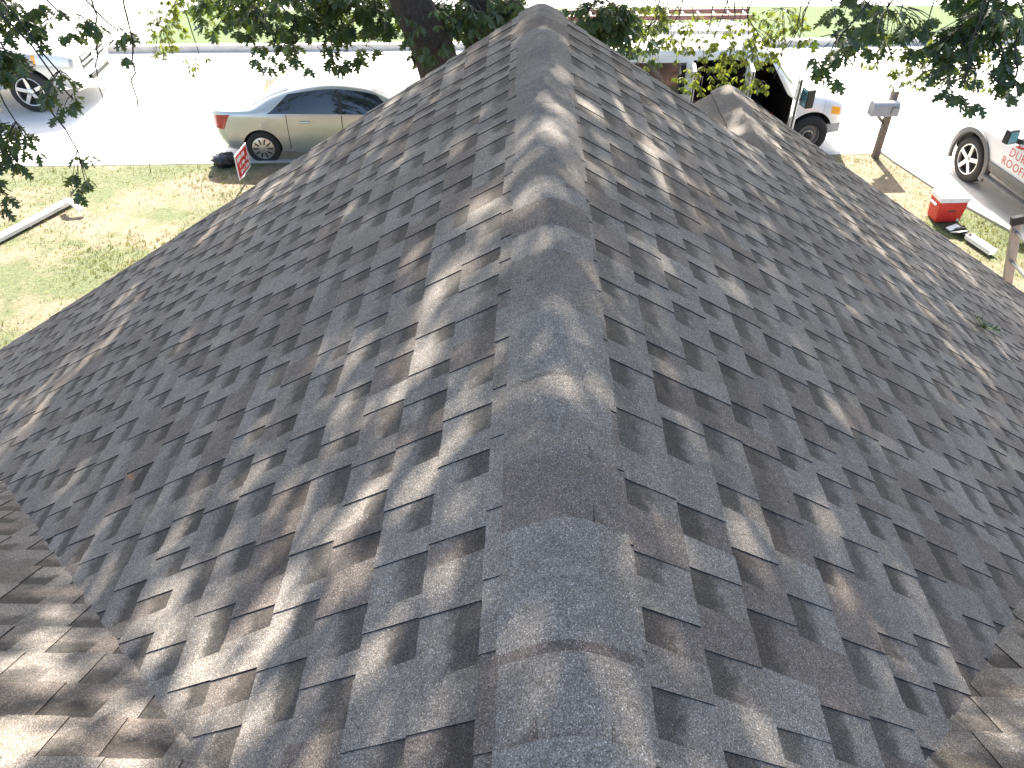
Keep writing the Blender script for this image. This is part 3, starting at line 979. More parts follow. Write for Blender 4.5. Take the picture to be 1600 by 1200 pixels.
    # grille, bumper
    g = MB(); g.box((5.70, 0, .80), (.06, 1.16, .30)); gr = g.build('grille', M['black'], root, bevel=.02)
    for z in (.70, .80, .90):
        m_ = MB(); m_.box((5.735, 0, z), (.05, 1.14, .045)); m_.build('grille_bar', M['chrome'] if opts.get('chrome') else paint, gr, bevel=.01)
    m_ = MB(); m_.box((5.745, 0, .80), (.06, .20, .12)); m_.build('grille_emblem', M['chrome'], gr, bevel=.03)
    bm_ = MB()
    prof = [(-.90, 5.42), (-.78, 5.66), (-.4, 5.76), (0, 5.79), (.4, 5.76), (.78, 5.66), (.90, 5.42)]
    for i in range(6):
        (y0, x0), (y1, x1) = prof[i], prof[i + 1]
        bm_.add([(x0, y0, .42), (x1, y1, .42), (x1, y1, .60), (x0, y0, .60), (x0 - .12, y0, .42), (x1 - .12, y1, .42), (x1 - .12, y1, .60), (x0 - .12, y0, .60)],
                [(0, 1, 2, 3), (7, 6, 5, 4), (0, 4, 5, 1), (3, 2, 6, 7)] + ([(0, 3, 7, 4)] if i == 0 else []) + ([(1, 5, 6, 2)] if i == 5 else []))
    bp = bm_.build('front_bumper', M['chrome'] if opts.get('chrome') else M['clad'], root, smooth=30)
    m_ = MB(); m_.box((5.79, 0, .50), (.02, .9, .08)); m_.build('bumper_intake', M['black'], bp)
    m_ = MB(); m_.box((-.05, 0, .52), (.14, 1.7, .16)); m_.build('rear_bumper', M['chrome'] if opts.get('chrome') else M['clad'], root, bevel=.03)
    both_patch(lo, 3.40, 4.0, 5.15, .004).build('windscreen', M['glass'], root, smooth=40)
    both_patch(lo, 1.80, 1.91, 5.25, .004, 5).build('rear_window', M['glass'], root, smooth=40)
    root.scale = (SCL, SCL, SCL)
    return root, lo

pickup('pickup_truck', 'white pickup truck in the street with chrome grille bars behind the leaves', (-10.62, 16.80), STREET_A, -1, M['offwhite'], {'chrome': True, 'steer': -.05, 'scale': 1.1})
HD = R(90 + 9.0)
tr, tlo = pickup('pickup_truck', 'white company pickup truck with red roofing lettering on the driveway', (8.00, 13.77), HD, 1, M['white_paint'], {'flare': True, 'z': .10})

# red lettering and emblem on the company truck's front doors
def lettering(parent, lo, text, x_front, z_base, height, side, name):
    cu = bpy.data.curves.new('lettering', 'FONT'); cu.body = text; cu.size = height / .69; cu.extrude = .0
    cu.space_character = 1.08; cu.resolution_u = 3
    t = bpy.data.objects.new('t', cu); COL.objects.link(t)
    bpy.context.view_layer.update()
    me = bpy.data.meshes.new_from_object(t.evaluated_get(bpy.context.evaluated_depsgraph_get()))
    bpy.data.objects.remove(t)
    bm = bmesh.new(); bm.from_mesh(me)
    bmesh.ops.triangulate(bm, faces=bm.faces)
    bm.to_mesh(me); bm.free()
    for v in me.vertices:
        x = x_front - v.co.x * (1.0 if side > 0 else -1.0); z = z_base + v.co.y
        lo_k, hi_k = 2.0, 4.2
        for _ in range(24):
            mk = (lo_k + hi_k) / 2
            if lo.pt(x, mk)[1] < z: lo_k = mk
            else: hi_k = mk
        v.co = lo.surf(x, lo_k, side, .0065)
    me.materials.append(M['red_print'])
    o = bpy.data.objects.new(name, me); link(o, parent)
    return o
lettering(tr, tlo, 'DUKE', 3.84, .885, .135, 1, 'lettering')
lettering(tr, tlo, 'ROOFING', 3.95, .70, .135, 1, 'lettering')
# running-animal emblem above the words: a swept red streak
def emblem_poly():
    return [(0, .02), (.05, .035), (.09, .075), (.14, .06), (.19, .085), (.26, .075), (.24, .055), (.27, .035), (.21, .045), (.17, .02), (.13, .03), (.10, .0), (.07, .018), (.04, .005)]
ep = emblem_poly(); me = bpy.data.meshes.new('emblem')
bm = bmesh.new()
vs = []
for (u, v) in ep:
    x, z = 3.80 - u, 1.045 + v * .8
    lk, hk = 2.0, 4.4
    for _ in range(24):
        mk = (lk + hk) / 2
        if tlo.pt(x, mk)[1] < z: lk = mk
        else: hk = mk
    vs.append(bm.verts.new(tlo.surf(x, lk, 1, .0065)))
f_ = bm.faces.new(vs); bmesh.ops.triangulate(bm, faces=[f_]); bm.to_mesh(me); bm.free(); me.materials.append(M['red_print'])
link(bpy.data.objects.new('emblem', me), tr)

# ---------------------------------------------------------------- work van
def van():
    XF, XR, W = 4.83, 1.20, 1.0
    hub = (5.48, 15.04)
    root = empty('work_van', (0, 0, 0), STREET_A, 'white work van with open side doors, dark interior and ladder on its roof', 'van')
    c, s_ = math.cos(STREET_A), math.sin(STREET_A)
    ox, oy = XF, -.97
    root.location = (hub[0] - (ox * c - oy * s_), hub[1] - (ox * s_ + oy * c), 0)
    bpy.context.view_layer.update()
    rr = [(0, .42), (.84, .42), (.96, .50), (1.0, .90), (.985, 1.18), (.88, 1.90), (.62, 2.03), (0, 2.07)]
    st = [
        (0.00, [(0, .50), (.78, .50), (.88, .58), (.92, .90), (.90, 1.18), (.80, 1.80), (.56, 1.92), (0, 1.95)]),
        (0.10, [(0, .42), (.83, .42), (.95, .50), (.985, .90), (.97, 1.18), (.87, 1.88), (.61, 2.01), (0, 2.05)]),
        (1.00, rr), (3.40, rr),
        (3.72, [(0, .42), (.84, .42), (.96, .50), (1.0, .90), (.985, 1.18), (.875, 1.86), (.61, 1.99), (0, 2.03)]),
        (4.42, [(0, .42), (.84, .42), (.96, .50), (.995, .88), (.975, 1.14), (.90, 1.27), (.60, 1.34), (0, 1.37)]),
        (4.70, [(0, .42), (.84, .42), (.95, .50), (.985, .85), (.96, 1.05), (.88, 1.16), (.58, 1.23), (0, 1.25)]),
        (5.20, [(0, .42), (.80, .42), (.91, .50), (.945, .80), (.92, .96), (.84, 1.06), (.55, 1.12), (0, 1.14)]),
        (5.42, [(0, .44), (.74, .44), (.85, .52), (.88, .76), (.86, .90), (.79, .98), (.50, 1.02), (0, 1.03)]),
        (5.46, [(0, .52), (.66, .52), (.76, .58), (.79, .75), (.77, .85), (.71, .91), (.45, .94), (0, .95)])]
    lo = Loft(st)
    b = lo.body(64).build('body', M['white_paint'], root)
    RT = .385
    cuts = [(cyl_cut(ax, sd * 1.3, sd * .60, .455, RT + .02), M['black']) for ax in (XR, XF) for sd in (-1, 1)]
    DX0, DX1, FX0, FX1 = 2.38, 3.38, 3.50, 4.36
    c1 = MB(); c1.box(((DX0 + DX1) / 2, -.35, 1.16), (DX1 - DX0, 1.7, 1.32)); cuts.append((c1, M['dark_in']))
    c2 = MB(); c2.prism([(FX0, .52), (FX1 - .02, .52), (FX1, 1.12), (FX1 - .12, 1.20), (3.86, 1.76), (FX0, 1.80)], -1.5, .55); cuts.append((c2, M['dark_in']))
    bool_cut(b, cuts)
    for ax in (XR, XF):
        for sd in (-1, 1):
            wheel(root, ax, sd * .975, RT, .215, .24, 'steel')
    # windows
    for sd in (-1, 1):
        lo.patch(.30, 1.15, 4.1, 4.78, sd, .004, 8, 5).build('side_window', M['glass'], root, smooth=40)
        lo.patch(1.25, 2.25, 4.1, 4.78, sd, .004, 8, 5).build('side_window', M['glass'], root, smooth=40)
        lo.patch(5.02, 5.40, 3.0, 4.4, sd, .006, 6, 5).build('headlamp', M['lamp'], root, smooth=40)
        lo.patch(5.18, 5.36, 3.05, 3.9, sd, .011, 5, 4).build('side_marker', M['amber'], root, smooth=40)
        lo.patch(.02, .12, 2.8, 3.8, sd, .006, 4, 5).build('tail_lamp', M['red_lens'], root, smooth=40)
        lo.patch(.10, 3.8, 4.96, 5.04, sd, .016, 26, 2, .018).build('rain_gutter', M['white_paint'], root, smooth=40)
    lo.patch(2.40, 4.3, 4.1, 4.78, 1, .004, 12, 5).build('side_window', M['glass'], root, smooth=40)
    both_patch(lo, 3.80, 4.36, 5.12, .004).build('windscreen', M['glass'], root, smooth=40)
    # seats and load seen through the open doors
    for sx in (3.62,):
        m_ = MB()
        m_.box((sx + .12, -.45, .74), (.5, .5, .16)); m_.box((sx - .10, -.45, 1.12), (.14, .5, .72), Matrix.Rotation(-.15, 3, 'Y'))
        m_.build('seat', M['skin_seat'], root, bevel=.05)
    m_ = MB(); m_.box((2.9, -.2, .72), (.7, .5, .4)); m_.build('tool_chest', M['maroon'], root, bevel=.02)
    m_ = MB(); m_.box((4.05, -.62, .60), (.35, .35, .14)); m_.build('floor_mat', M['red_print'], root, bevel=.02)
    # open doors
    def door(hx, hy, length, ang, z0, z1, flip, name, win=True):
        """hinge at (hx,hy); flip=-1 leaf swings from pointing back, +1 from pointing forward"""
        d = Vector((flip * math.cos(ang), -math.sin(ang), 0))
        nrm_ = Vector((-d.y, d.x, 0)) * (1 if flip < 0 else -1)
        root_d = bpy.data.objects.new(name, None)
        m_ = MB()
        def P(u, z, w_): return Vector((hx, hy, 0)) + d * u + Vector((0, 0, z)) + nrm_ * w_
        def slab_(u0, u1, za, zb, w0, w1, m=0):
            vs = [P(u, z, w_) for w_ in (w0, w1) for z in (za, zb) for u in (u0, u1)]
            m_.add(vs, [(0, 1, 3, 2), (4, 6, 7, 5), (0, 4, 5, 1), (2, 3, 7, 6), (0, 2, 6, 4), (1, 5, 7, 3)], m)
        zb_ = z0 + (z1 - z0) * .50
        slab_(0, length, z0, zb_, -.045, .045)
        slab_(0, .09, zb_ + .002, z1, -.03, .03); slab_(length - .09, length, zb_ + .002, z1, -.03, .03)
        slab_(.092, length - .092, z1 - .09, z1, -.03, .03)
        o = m_.build(name, M['white_paint'], root, bevel=.012)
        m_ = MB()
        slab_(.09, length - .09, zb_, z1 - .088, -.006, .006)
        m_.build('door_window', M['glass_clear'], o)
        m_ = MB()
        slab_(.06, length - .06, z0 + .08, zb_ - .06, -.056, -.046) if flip < 0 else slab_(.06, length - .06, z0 + .08, zb_ - .06, -.056, -.046)
        m_.build('door_trim', M['skin_seat'], o)
        m_ = MB()
        slab_(length + .001, length + .012, z0 + .02, z1 - .02, -.012, .012)
        m_.build('door_seal', M['black'], o)
        return o, P
    o, P = door(FX1 + .03, -1.02, 0.92, R(70), .50, 1.80, -1, 'front_door')
    m_ = MB(); q = P(.20, 1.25, .20); m_.box(q, (.16, .24, .34), Matrix.Rotation(.2, 3, 'Z')); m_.bar(P(.2, 1.2, .03), P(.2, 1.2, .16), .05, .05)
    mr = m_.build('wing_mirror', M['black'], o, bevel=.02)
    m_ = MB(); m_.box(q + Vector((-.085, -.02, 0)), (.008, .19, .28), Matrix.Rotation(.2, 3, 'Z')); m_.build('mirror_glass', M['blue_lens'], mr)
    door(DX1 + .03, -1.02, .50, R(80), .50, 1.82, -1, 'cargo_door')
    door(DX0 - .02, -1.02, .50, R(100), .50, 1.82, 1, 'cargo_door')
    # bumpers
    m_ = MB()
    prof = [(-.95, 5.20), (-.86, 5.46), (-.45, 5.57), (0, 5.60), (.45, 5.57), (.86, 5.46), (.95, 5.20)]
    for i in range(6):
        (y0, x0), (y1, x1) = prof[i], prof[i + 1]
        m_.add([(x0, y0, .42), (x1, y1, .42), (x1, y1, .60), (x0, y0, .60), (x0 - .14, y0, .42), (x1 - .14, y1, .42), (x1 - .14, y1, .60), (x0 - .14, y0, .60)],
               [(0, 1, 2, 3), (7, 6, 5, 4), (0, 4, 5, 1), (3, 2, 6, 7)] + ([(0, 3, 7, 4)] if i == 0 else []) + ([(1, 5, 6, 2)] if i == 5 else []))
    m_.build('front_bumper', M['mail_grey'], root, smooth=30)
    m_ = MB(); m_.box((-.06, 0, .52), (.14, 1.8, .18)); m_.build('rear_bumper', M['mail_grey'], root, bevel=.03)
    m_ = MB(); m_.box((5.45, 0, .78), (.04, 1.05, .22)); m_.build('grille', M['black'], root, bevel=.02)
    # ladder rack: three white cross bars on feet
    for x in (.7, 2.0, 3.3):
        m_ = MB(); m_.bar((x, -.84, 2.16), (x, .84, 2.16), .05, .05)
        for sd in (-1, 1): m_.bar((x, sd * .80, 1.97), (x, sd * .80, 2.14), .05, .05)
        m_.build('roof_rack_bar', M['white_metal'], root)
    bpy.context.view_layer.update()
    return root
vr = van()

def ladder(name, label, L, w, n, rail_m, rung_m, rail=(.075, .03), loc=(0, 0, 0), mw=None, caps=None, group=None):
    """lies along local x"""
    root = empty(name, loc, 0, label, 'ladder', group)
    for sd in (-1, 1):
        m_ = MB(); m_.box((L / 2, sd * w / 2, 0), (L, rail[1], rail[0])); r_ = m_.build('rail', rail_m, root, bevel=.005)
        if caps:
            m_ = MB(); m_.box((L - .012, sd * w / 2, 0), (.075, rail[1] + .016, rail[0] + .016)); m_.build('end_cap', caps, r_, bevel=.006)
    for i in range(n):
        m_ = MB(); x = (i + .6) * L / n
        m_.tube([(x, -w / 2, 0), (x, w / 2, 0)], .016, 8); m_.build('rung', rung_m, root, smooth=40)
    if mw is not None: root.matrix_world = mw
    return root
vm = vr.matrix_world
ladder('extension_ladder', 'maroon fibreglass extension ladder lying on the van roof rack', 3.6, .42, 12, M['maroon'], M['white_metal'], (.085, .035), mw=vm @ Matrix.Translation((.15, .50, 2.232)))
ladder('extension_ladder', 'pale aluminium ladder lying on the near side of the van rack', 3.2, .40, 11, M['white_metal'], M['white_metal'], (.075, .03), mw=vm @ Matrix.Translation((.3, -.42, 2.225)))

# ================================================================== SMALL THINGS ON THE GROUND
# mailbox on a wooden post
mroot = empty('mailbox', (6.78, 14.76, .05), STREET_A, 'grey mailbox fixed to a weathered square wooden post by the street', 'mailbox')
m_ = MB(); m_.box((0, 0, .66), (.115, .115, 1.33)); m_.build('post', M['wood_post'], mroot, bevel=.008)
m_ = MB(); m_.box((-.16, -.02, .925), (.42, .16, .03)); m_.bar((-.05, 0, .72), (-.25, 0, .91), .05, .05); m_.build('bracket', M['wood_post'], mroot)
m_ = MB()
prof = [(-.085, 0), (.085, 0), (.085, .12)] + [(.085 * math.cos(a), .12 + .085 * math.sin(a)) for a in [math.pi * i / 10 for i in range(1, 10)]] + [(-.085, .12)]
m_.prism([(x * 1.2, z * 1.25) for x, z in prof], -.24, .24)
m_.v = [(y - .19, x - .16, z + .942) for x, y, z in m_.v]
bx = m_.build('box', M['mail_grey'], mroot, smooth=35)
m_ = MB(); m_.prism([(x * 1.27, z * 1.3) for x, z in prof], -.262, -.241)
m_.v = [(y - .19, x - .16, z + .938) for x, y, z in m_.v]
m_.build('door', M['mail_grey'], bx)
m_ = MB(); m_.box((-.10, -.266, 1.06), (.03, .006, .13)); m_.box((-.05, -.266, 1.11), (.10, .006, .03)); m_.build('flag', M['clad'], bx)

# cooler
croot = empty('cooler', (7.12, 12.32, .08), R(4), 'red plastic cooler with white lid on the grass', 'cooler')
m_ = MB()
def tub(mb_, x0, y0, x1, y1, za, zb):
    mb_.add([(-x0, -y0, za), (x0, -y0, za), (x0, y0, za), (-x0, y0, za), (-x1, -y1, zb), (x1, -y1, zb), (x1, y1, zb), (-x1, y1, zb)],
            [(3, 2, 1, 0), (4, 5, 6, 7), (0, 1, 5, 4), (1, 2, 6, 5), (2, 3, 7, 6), (3, 0, 4, 7)])
tub(m_, .215, .15, .245, .175, 0, .37); m_.build('tub', M['cooler_red'], croot, bevel=.025)
m_ = MB(); tub(m_, .255, .185, .25, .18, .372, .465); lid = m_.build('lid', M['cooler_white'], croot, bevel=.018)
m_ = MB(); m_.box((0, -.187, .395), (.12, .014, .02)); m_.build('lid_catch', M['cooler_white'], lid)
for sd in (-1, 1):
    m_ = MB(); m_.bar((sd * .262, -.09, .30), (sd * .262, .09, .30), .03, .035); m_.build('handle', M['cooler_white'], croot, bevel=.008)
m_ = MB(); m_.lathe([(.0005, -.01), (.02, -.01), (.022, .012), (.0005, .014)], 'y', 10, c=(.16, -.165, .05)); m_.build('drain_plug', M['cooler_white'], croot)
m_ = MB(); m_.box((0, -.169, .22), (.13, .004, .03), Matrix.Rotation(-.08, 3, 'X')); m_.build('badge', M['maroon'], croot)

# offcuts of white flashing by the eave
sroot = empty('metal_offcut', (7.22, 11.62, .085), R(108), 'bent white metal gutter offcut lying on the grass beside the cooler', 'metal scrap')
m_ = MB()
m_.box((-.30, 0, .03), (.55, .13, .012)); m_.box((-.30, .063, .065), (.55, .012, .07)); m_.box((-.30, -.063, .065), (.55, .012, .07)); m_.build('channel', M['white_metal'], sroot)
m_ = MB(); m_.box((.16, .02, .045), (.20, .17, .02), Matrix.Rotation(.5, 3, 'Y')); m_.box((.30, .02, .05), (.10, .20, .03), Matrix.Rotation(-.2, 3, 'X')); m_.build('bracket', M['white_metal'], sroot, bevel=.006)
m_ = MB(); m_.box((.06, -.03, .04), (.14, .10, .05), Matrix.Rotation(.4, 3, 'Z')); m_.box((.22, -.05, .05), (.05, .16, .04)); m_.build('clip', M['black'], sroot, bevel=.008)

# downspout lying on the left lawn, with its elbow
groot = empty('downspout', (-8.08, 12.12, .085), 0, 'white downspout with curved elbow lying on the dry lawn', 'downspout')
dirv = Vector((-.40, -.917, 0)); dirv.normalize(); sidev = Vector((dirv.y, -dirv.x, 0))
m_ = MB()
a = Vector((.14, .38, .06)); b_ = a + dirv * 2.6
m_.bar(a, b_, .15, .075); m_.build('pipe', M['white_metal'], groot, bevel=.012)
m_ = MB(); q0 = a + dirv * .30
m_.bar(a + dirv * .9, a + dirv * .93, .158, .083); m_.build('strap', M['white_metal'], groot)
m_ = MB(); pts = []
for i in range(8):
    t = i / 7
    pts.append(a + dirv * .22 - sidev * (.10 + .42 * t) * 1 + Vector((0, 0, .035 + .11 * math.sin(math.pi * min(1, t * 1.1 + .1)))))
for i in range(7):
    m_.bar(pts[i], pts[i] + (pts[i + 1] - pts[i]) * 1.03, .09, .035)
m_.build('elbow', M['white_metal'], groot)

# red and white lawn sign
nroot = empty('lawn_sign', (-5.16, 13.18, .08), 0, 'small red and white printed sign on a stake in the lawn', 'sign')
m_ = MB()
sa = Vector((.06, .998, 0)); sn_ = Vector((sa.y, -sa.x, 0))
def SP_(u, z, w_=0.0): return Vector((0, 0, 0)) + sa * u + Vector((0, 0, z)) + sn_ * w_
def sslab(mb_, u0, u1, z0, z1, w0, w1):
    vs = [SP_(u, z, w_) for w_ in (w0, w1) for z in (z0, z1) for u in (u0, u1)]
    mb_.add(vs, [(0, 1, 3, 2), (4, 6, 7, 5), (0, 4, 5, 1), (2, 3, 7, 6), (0, 2, 6, 4), (1, 5, 7, 3)])
sslab(m_, -.02, .58, .14, .60, -.004, .004); bd = m_.build('board', M['sign_white'], nroot)
m_ = MB(); sslab(m_, .012, .548, .172, .568, .0045, .0065); pn = m_.build('printed_panel', M['red_print'], bd)
m_ = MB()
rs = random.Random(4)
for z0, z1 in ((.44, .53), (.32, .39), (.205, .275)):
    u = .05
    while u < .50:
        w_ = rs.uniform(.02, .06)
        if rs.random() < .75:
            zz0 = z0 + rs.choice([0, 0, .02]); zz1 = z1 - rs.choice([0, 0, .02])
            sslab(m_, u, min(.52, u + w_), zz0, zz1, .0068, .0082)
        u += w_ + rs.uniform(.008, .02)
m_.build('white_print', M['sign_white'], bd)
m_ = MB()
for u in (.14, .42): m_.bar(SP_(u, -.08, -.006), SP_(u, .40, -.006), .006)
m_.bar(SP_(.14, .12, -.006), SP_(.42, .12, -.006), .006)
m_.build('wire_stake', M['alu'], nroot)

# dark bundle by the kerb next to the sign
m_ = MB(); rs = random.Random(9)
bmx = bmesh.new(); bmesh.ops.create_icosphere(bmx, subdivisions=3, radius=.17)
for v in bmx.verts:
    n_ = v.co.normalized()
    k = 1 + .18 * math.sin(7 * n_.x + 2) * math.cos(6 * n_.y) + .14 * math.sin(9 * n_.z + 5 * n_.x)
    v.co = Vector((v.co.x * k * 1.35, v.co.y * k, max(-.10, v.co.z * k * .8)))
me = bpy.data.meshes.new('rubbish_bag'); bmx.to_mesh(me); bmx.free(); me.materials.append(M['bag'])
me.polygons.foreach_set('use_smooth', [True] * len(me.polygons))
bg_ = link(bpy.data.objects.new('rubbish_bag', me)); bg_.location = (-5.72, 14.12, .17)
tag(bg_, 'small crumpled black bag at the kerb next to the lawn sign', 'bag')

# ladder leaning on the right eave
lt = Vector((4.20, 6.02, 3.31)); 
ldir = Vector((-.26, 0, .966)).normalized()
foot = lt - ldir * ((lt.z - .08) / ldir.z)
yv = Vector((0, 1, 0)); zv = ldir.cross(yv)
off = yv * 0.0
mw = Matrix(((ldir.x, yv.x, zv.x, foot.x), (ldir.y, yv.y, zv.y, foot.y + .0), (ldir.z, yv.z, zv.z, foot.z), (0, 0, 0, 1)))
LAD = ladder('extension_ladder', 'aluminium ladder with black end caps leaning against the roof eave', (lt - foot).length, .42, 11, M['alu'], M['alu'], (.085, .035), mw=mw, caps=M['black'])

# ================================================================== TREE
def leaf_shape(lobed=True):
    if lobed:
        half = [(.0, .012), (.10, .012), (.16, .10), (.24, .05), (.40, .30), (.47, .10), (.66, .34), (.70, .10), (.86, .17), (.88, .06), (1.0, .0)]
    else:
        half = [(.0, .01), (.12, .02), (.30, .17), (.55, .26), (.8, .15), (1.0, .0)]
    n = len(half)
    V = [(x, 0, .03 * math.sin(x * 3.1)) for x, w in half] + [(x + w * .25, w, .03 * math.sin(x * 3.1) + w * .35) for x, w in half] + [(x + w * .25, -w, .03 * math.sin(x * 3.1) + w * .35) for x, w in half]
    Fc = []
    for i in range(n - 1):
        if i == n - 2:
            Fc += [(i, i + 1, n + i), (i, 2 * n + i, i + 1)]
        else:
            Fc += [(i, i + 1, n + i + 1, n + i), (i, 2 * n + i, 2 * n + i + 1, i + 1)]
    return np.array(V, float), Fc
LV, LF = leaf_shape(True)
BIG = np.array([(0, 0, 0), (.45, .30, .09), (1.0, 0, -.02), (.45, -.30, .09)], float); BIGF = [(0, 1, 2), (0, 2, 3)]

def basis(d, upv, roll):
    d = d / (np.linalg.norm(d) + 1e-9)
    y = np.cross(upv, d); nn = np.linalg.norm(y)
    y = np.array([1.0, 0, 0]) if nn < 1e-4 else y / nn
    z = np.cross(d, y)
    y2 = y * math.cos(roll) + z * math.sin(roll); z2 = -y * math.sin(roll) + z * math.cos(roll)
    return np.stack([d, y2, z2], 1)

tree = empty('oak_tree', (-.75, 9.6, .05), 0, 'large leafy oak with leaning twin trunk standing behind the gable', 'tree')
TL = Vector(tree.location)
def tpart(mb_, name, m, smooth=60, kind=None):
    mb_.v = [tuple(Vector(v) - TL) for v in mb_.v]
    o = mb_.build(name, m, tree, smooth=smooth)
    if kind: o['kind'] = kind
    return o

def wob(pts, amp, seed, sub=5):
    rs_ = random.Random(seed)
    P = [Vector(p) for p in pts]; out = []
    for i in range(len(P) - 1):
        p0, p1, p2, p3 = P[max(i - 1, 0)], P[i], P[i + 1], P[min(i + 2, len(P) - 1)]
        for j in range(sub):
            t = j / sub
            q = .5 * ((2 * p1) + (-p0 + p2) * t + (2 * p0 - 5 * p1 + 4 * p2 - p3) * t * t + (-p0 + 3 * p1 - 3 * p2 + p3) * t ** 3)
            if i or j: q = q + Vector((rs_.gauss(0, amp), rs_.gauss(0, amp), rs_.gauss(0, amp)))
            out.append(q)
    out.append(P[-1])
    return out
def taper(n, r0, r1): return [r0 + (r1 - r0) * i / (n - 1) for i in range(n)]

# twin trunk
m_ = MB()
p = wob([(-.72, 9.6, -.1), (-.80, 9.58, 1.6), (-1.02, 9.5, 3.2), (-1.42, 9.45, 4.4), (-1.75, 9.3, 5.6), (-2.0, 9.1, 6.8)], .02, 1)
m_.tube(p, taper(len(p), .32, .16), 14)
tpart(m_, 'trunk', M['bark'])
m_ = MB()
p = wob([(-.68, 9.66, 1.2), (-.62, 9.75, 2.6), (-.60, 9.8, 3.8), (-.55, 9.75, 5.4), (-.3, 9.6, 7.0)], .02, 2)
m_.tube(p, taper(len(p), .20, .14), 12)
tpart(m_, 'trunk', M['bark'])

FORK_L, FORK_R = (-2.0, 9.1, 6.7), (-.3, 9.6, 6.8)
# limbs carry the crown out over the roof; the sprays hang from their ends
LIMBS = [
    ([FORK_L, (-3.3, 8.6, 7.2), (-4.3, 7.6, 6.7), (-4.6, 6.6, 5.6)], .12),
    ([FORK_L, (-3.0, 9.7, 6.6), (-3.4, 10.2, 5.4), (-3.2, 10.1, 4.3)], .09),
    ([FORK_L, (-2.2, 7.4, 8.0), (-2.6, 5.6, 8.6), (-2.8, 3.6, 8.7)], .13),
    ([FORK_R, (1.0, 8.6, 7.6), (2.4, 7.2, 7.3), (3.2, 6.3, 6.0)], .13),
    ([FORK_R, (.2, 7.8, 8.4), (.6, 5.8, 9.0), (.6, 3.8, 9.0)], .13),
    ([FORK_R, (1.4, 10.6, 7.0), (2.4, 11.8, 6.2), (2.9, 12.0, 4.4)], .09),
    ([FORK_R, (2.0, 9.6, 7.6), (4.0, 9.9, 6.8), (4.9, 10.2, 4.6)], .08),
    ([FORK_L, (-3.6, 10.4, 7.0), (-5.2, 12.0, 5.8), (-5.5, 12.5, 3.8)], .07),
    ([FORK_R, (-.1, 10.0, 6.0), (-.4, 10.2, 4.9), (-.45, 10.1, 4.2)], .06),
    ([FORK_R, (.5, 9.6, 6.2), (.8, 9.6, 5.2), (.75, 9.5, 4.3)], .06),
    ([FORK_L, (-4.0, 9.0, 8.2), (-5.6, 8.0, 9.0), (-6.4, 6.4, 9.2)], .11),
    ([FORK_R, (2.6, 8.6, 8.4), (4.6, 7.6, 9.2), (5.8, 6.2, 9.2)], .11),
]
for i, (pts, r0) in enumerate(LIMBS):
    m_ = MB(); p = wob(pts, .03, 30 + i)
    m_.tube(p, taper(len(p), r0, .022), 8)
    tpart(m_, 'limb', M['bark'])

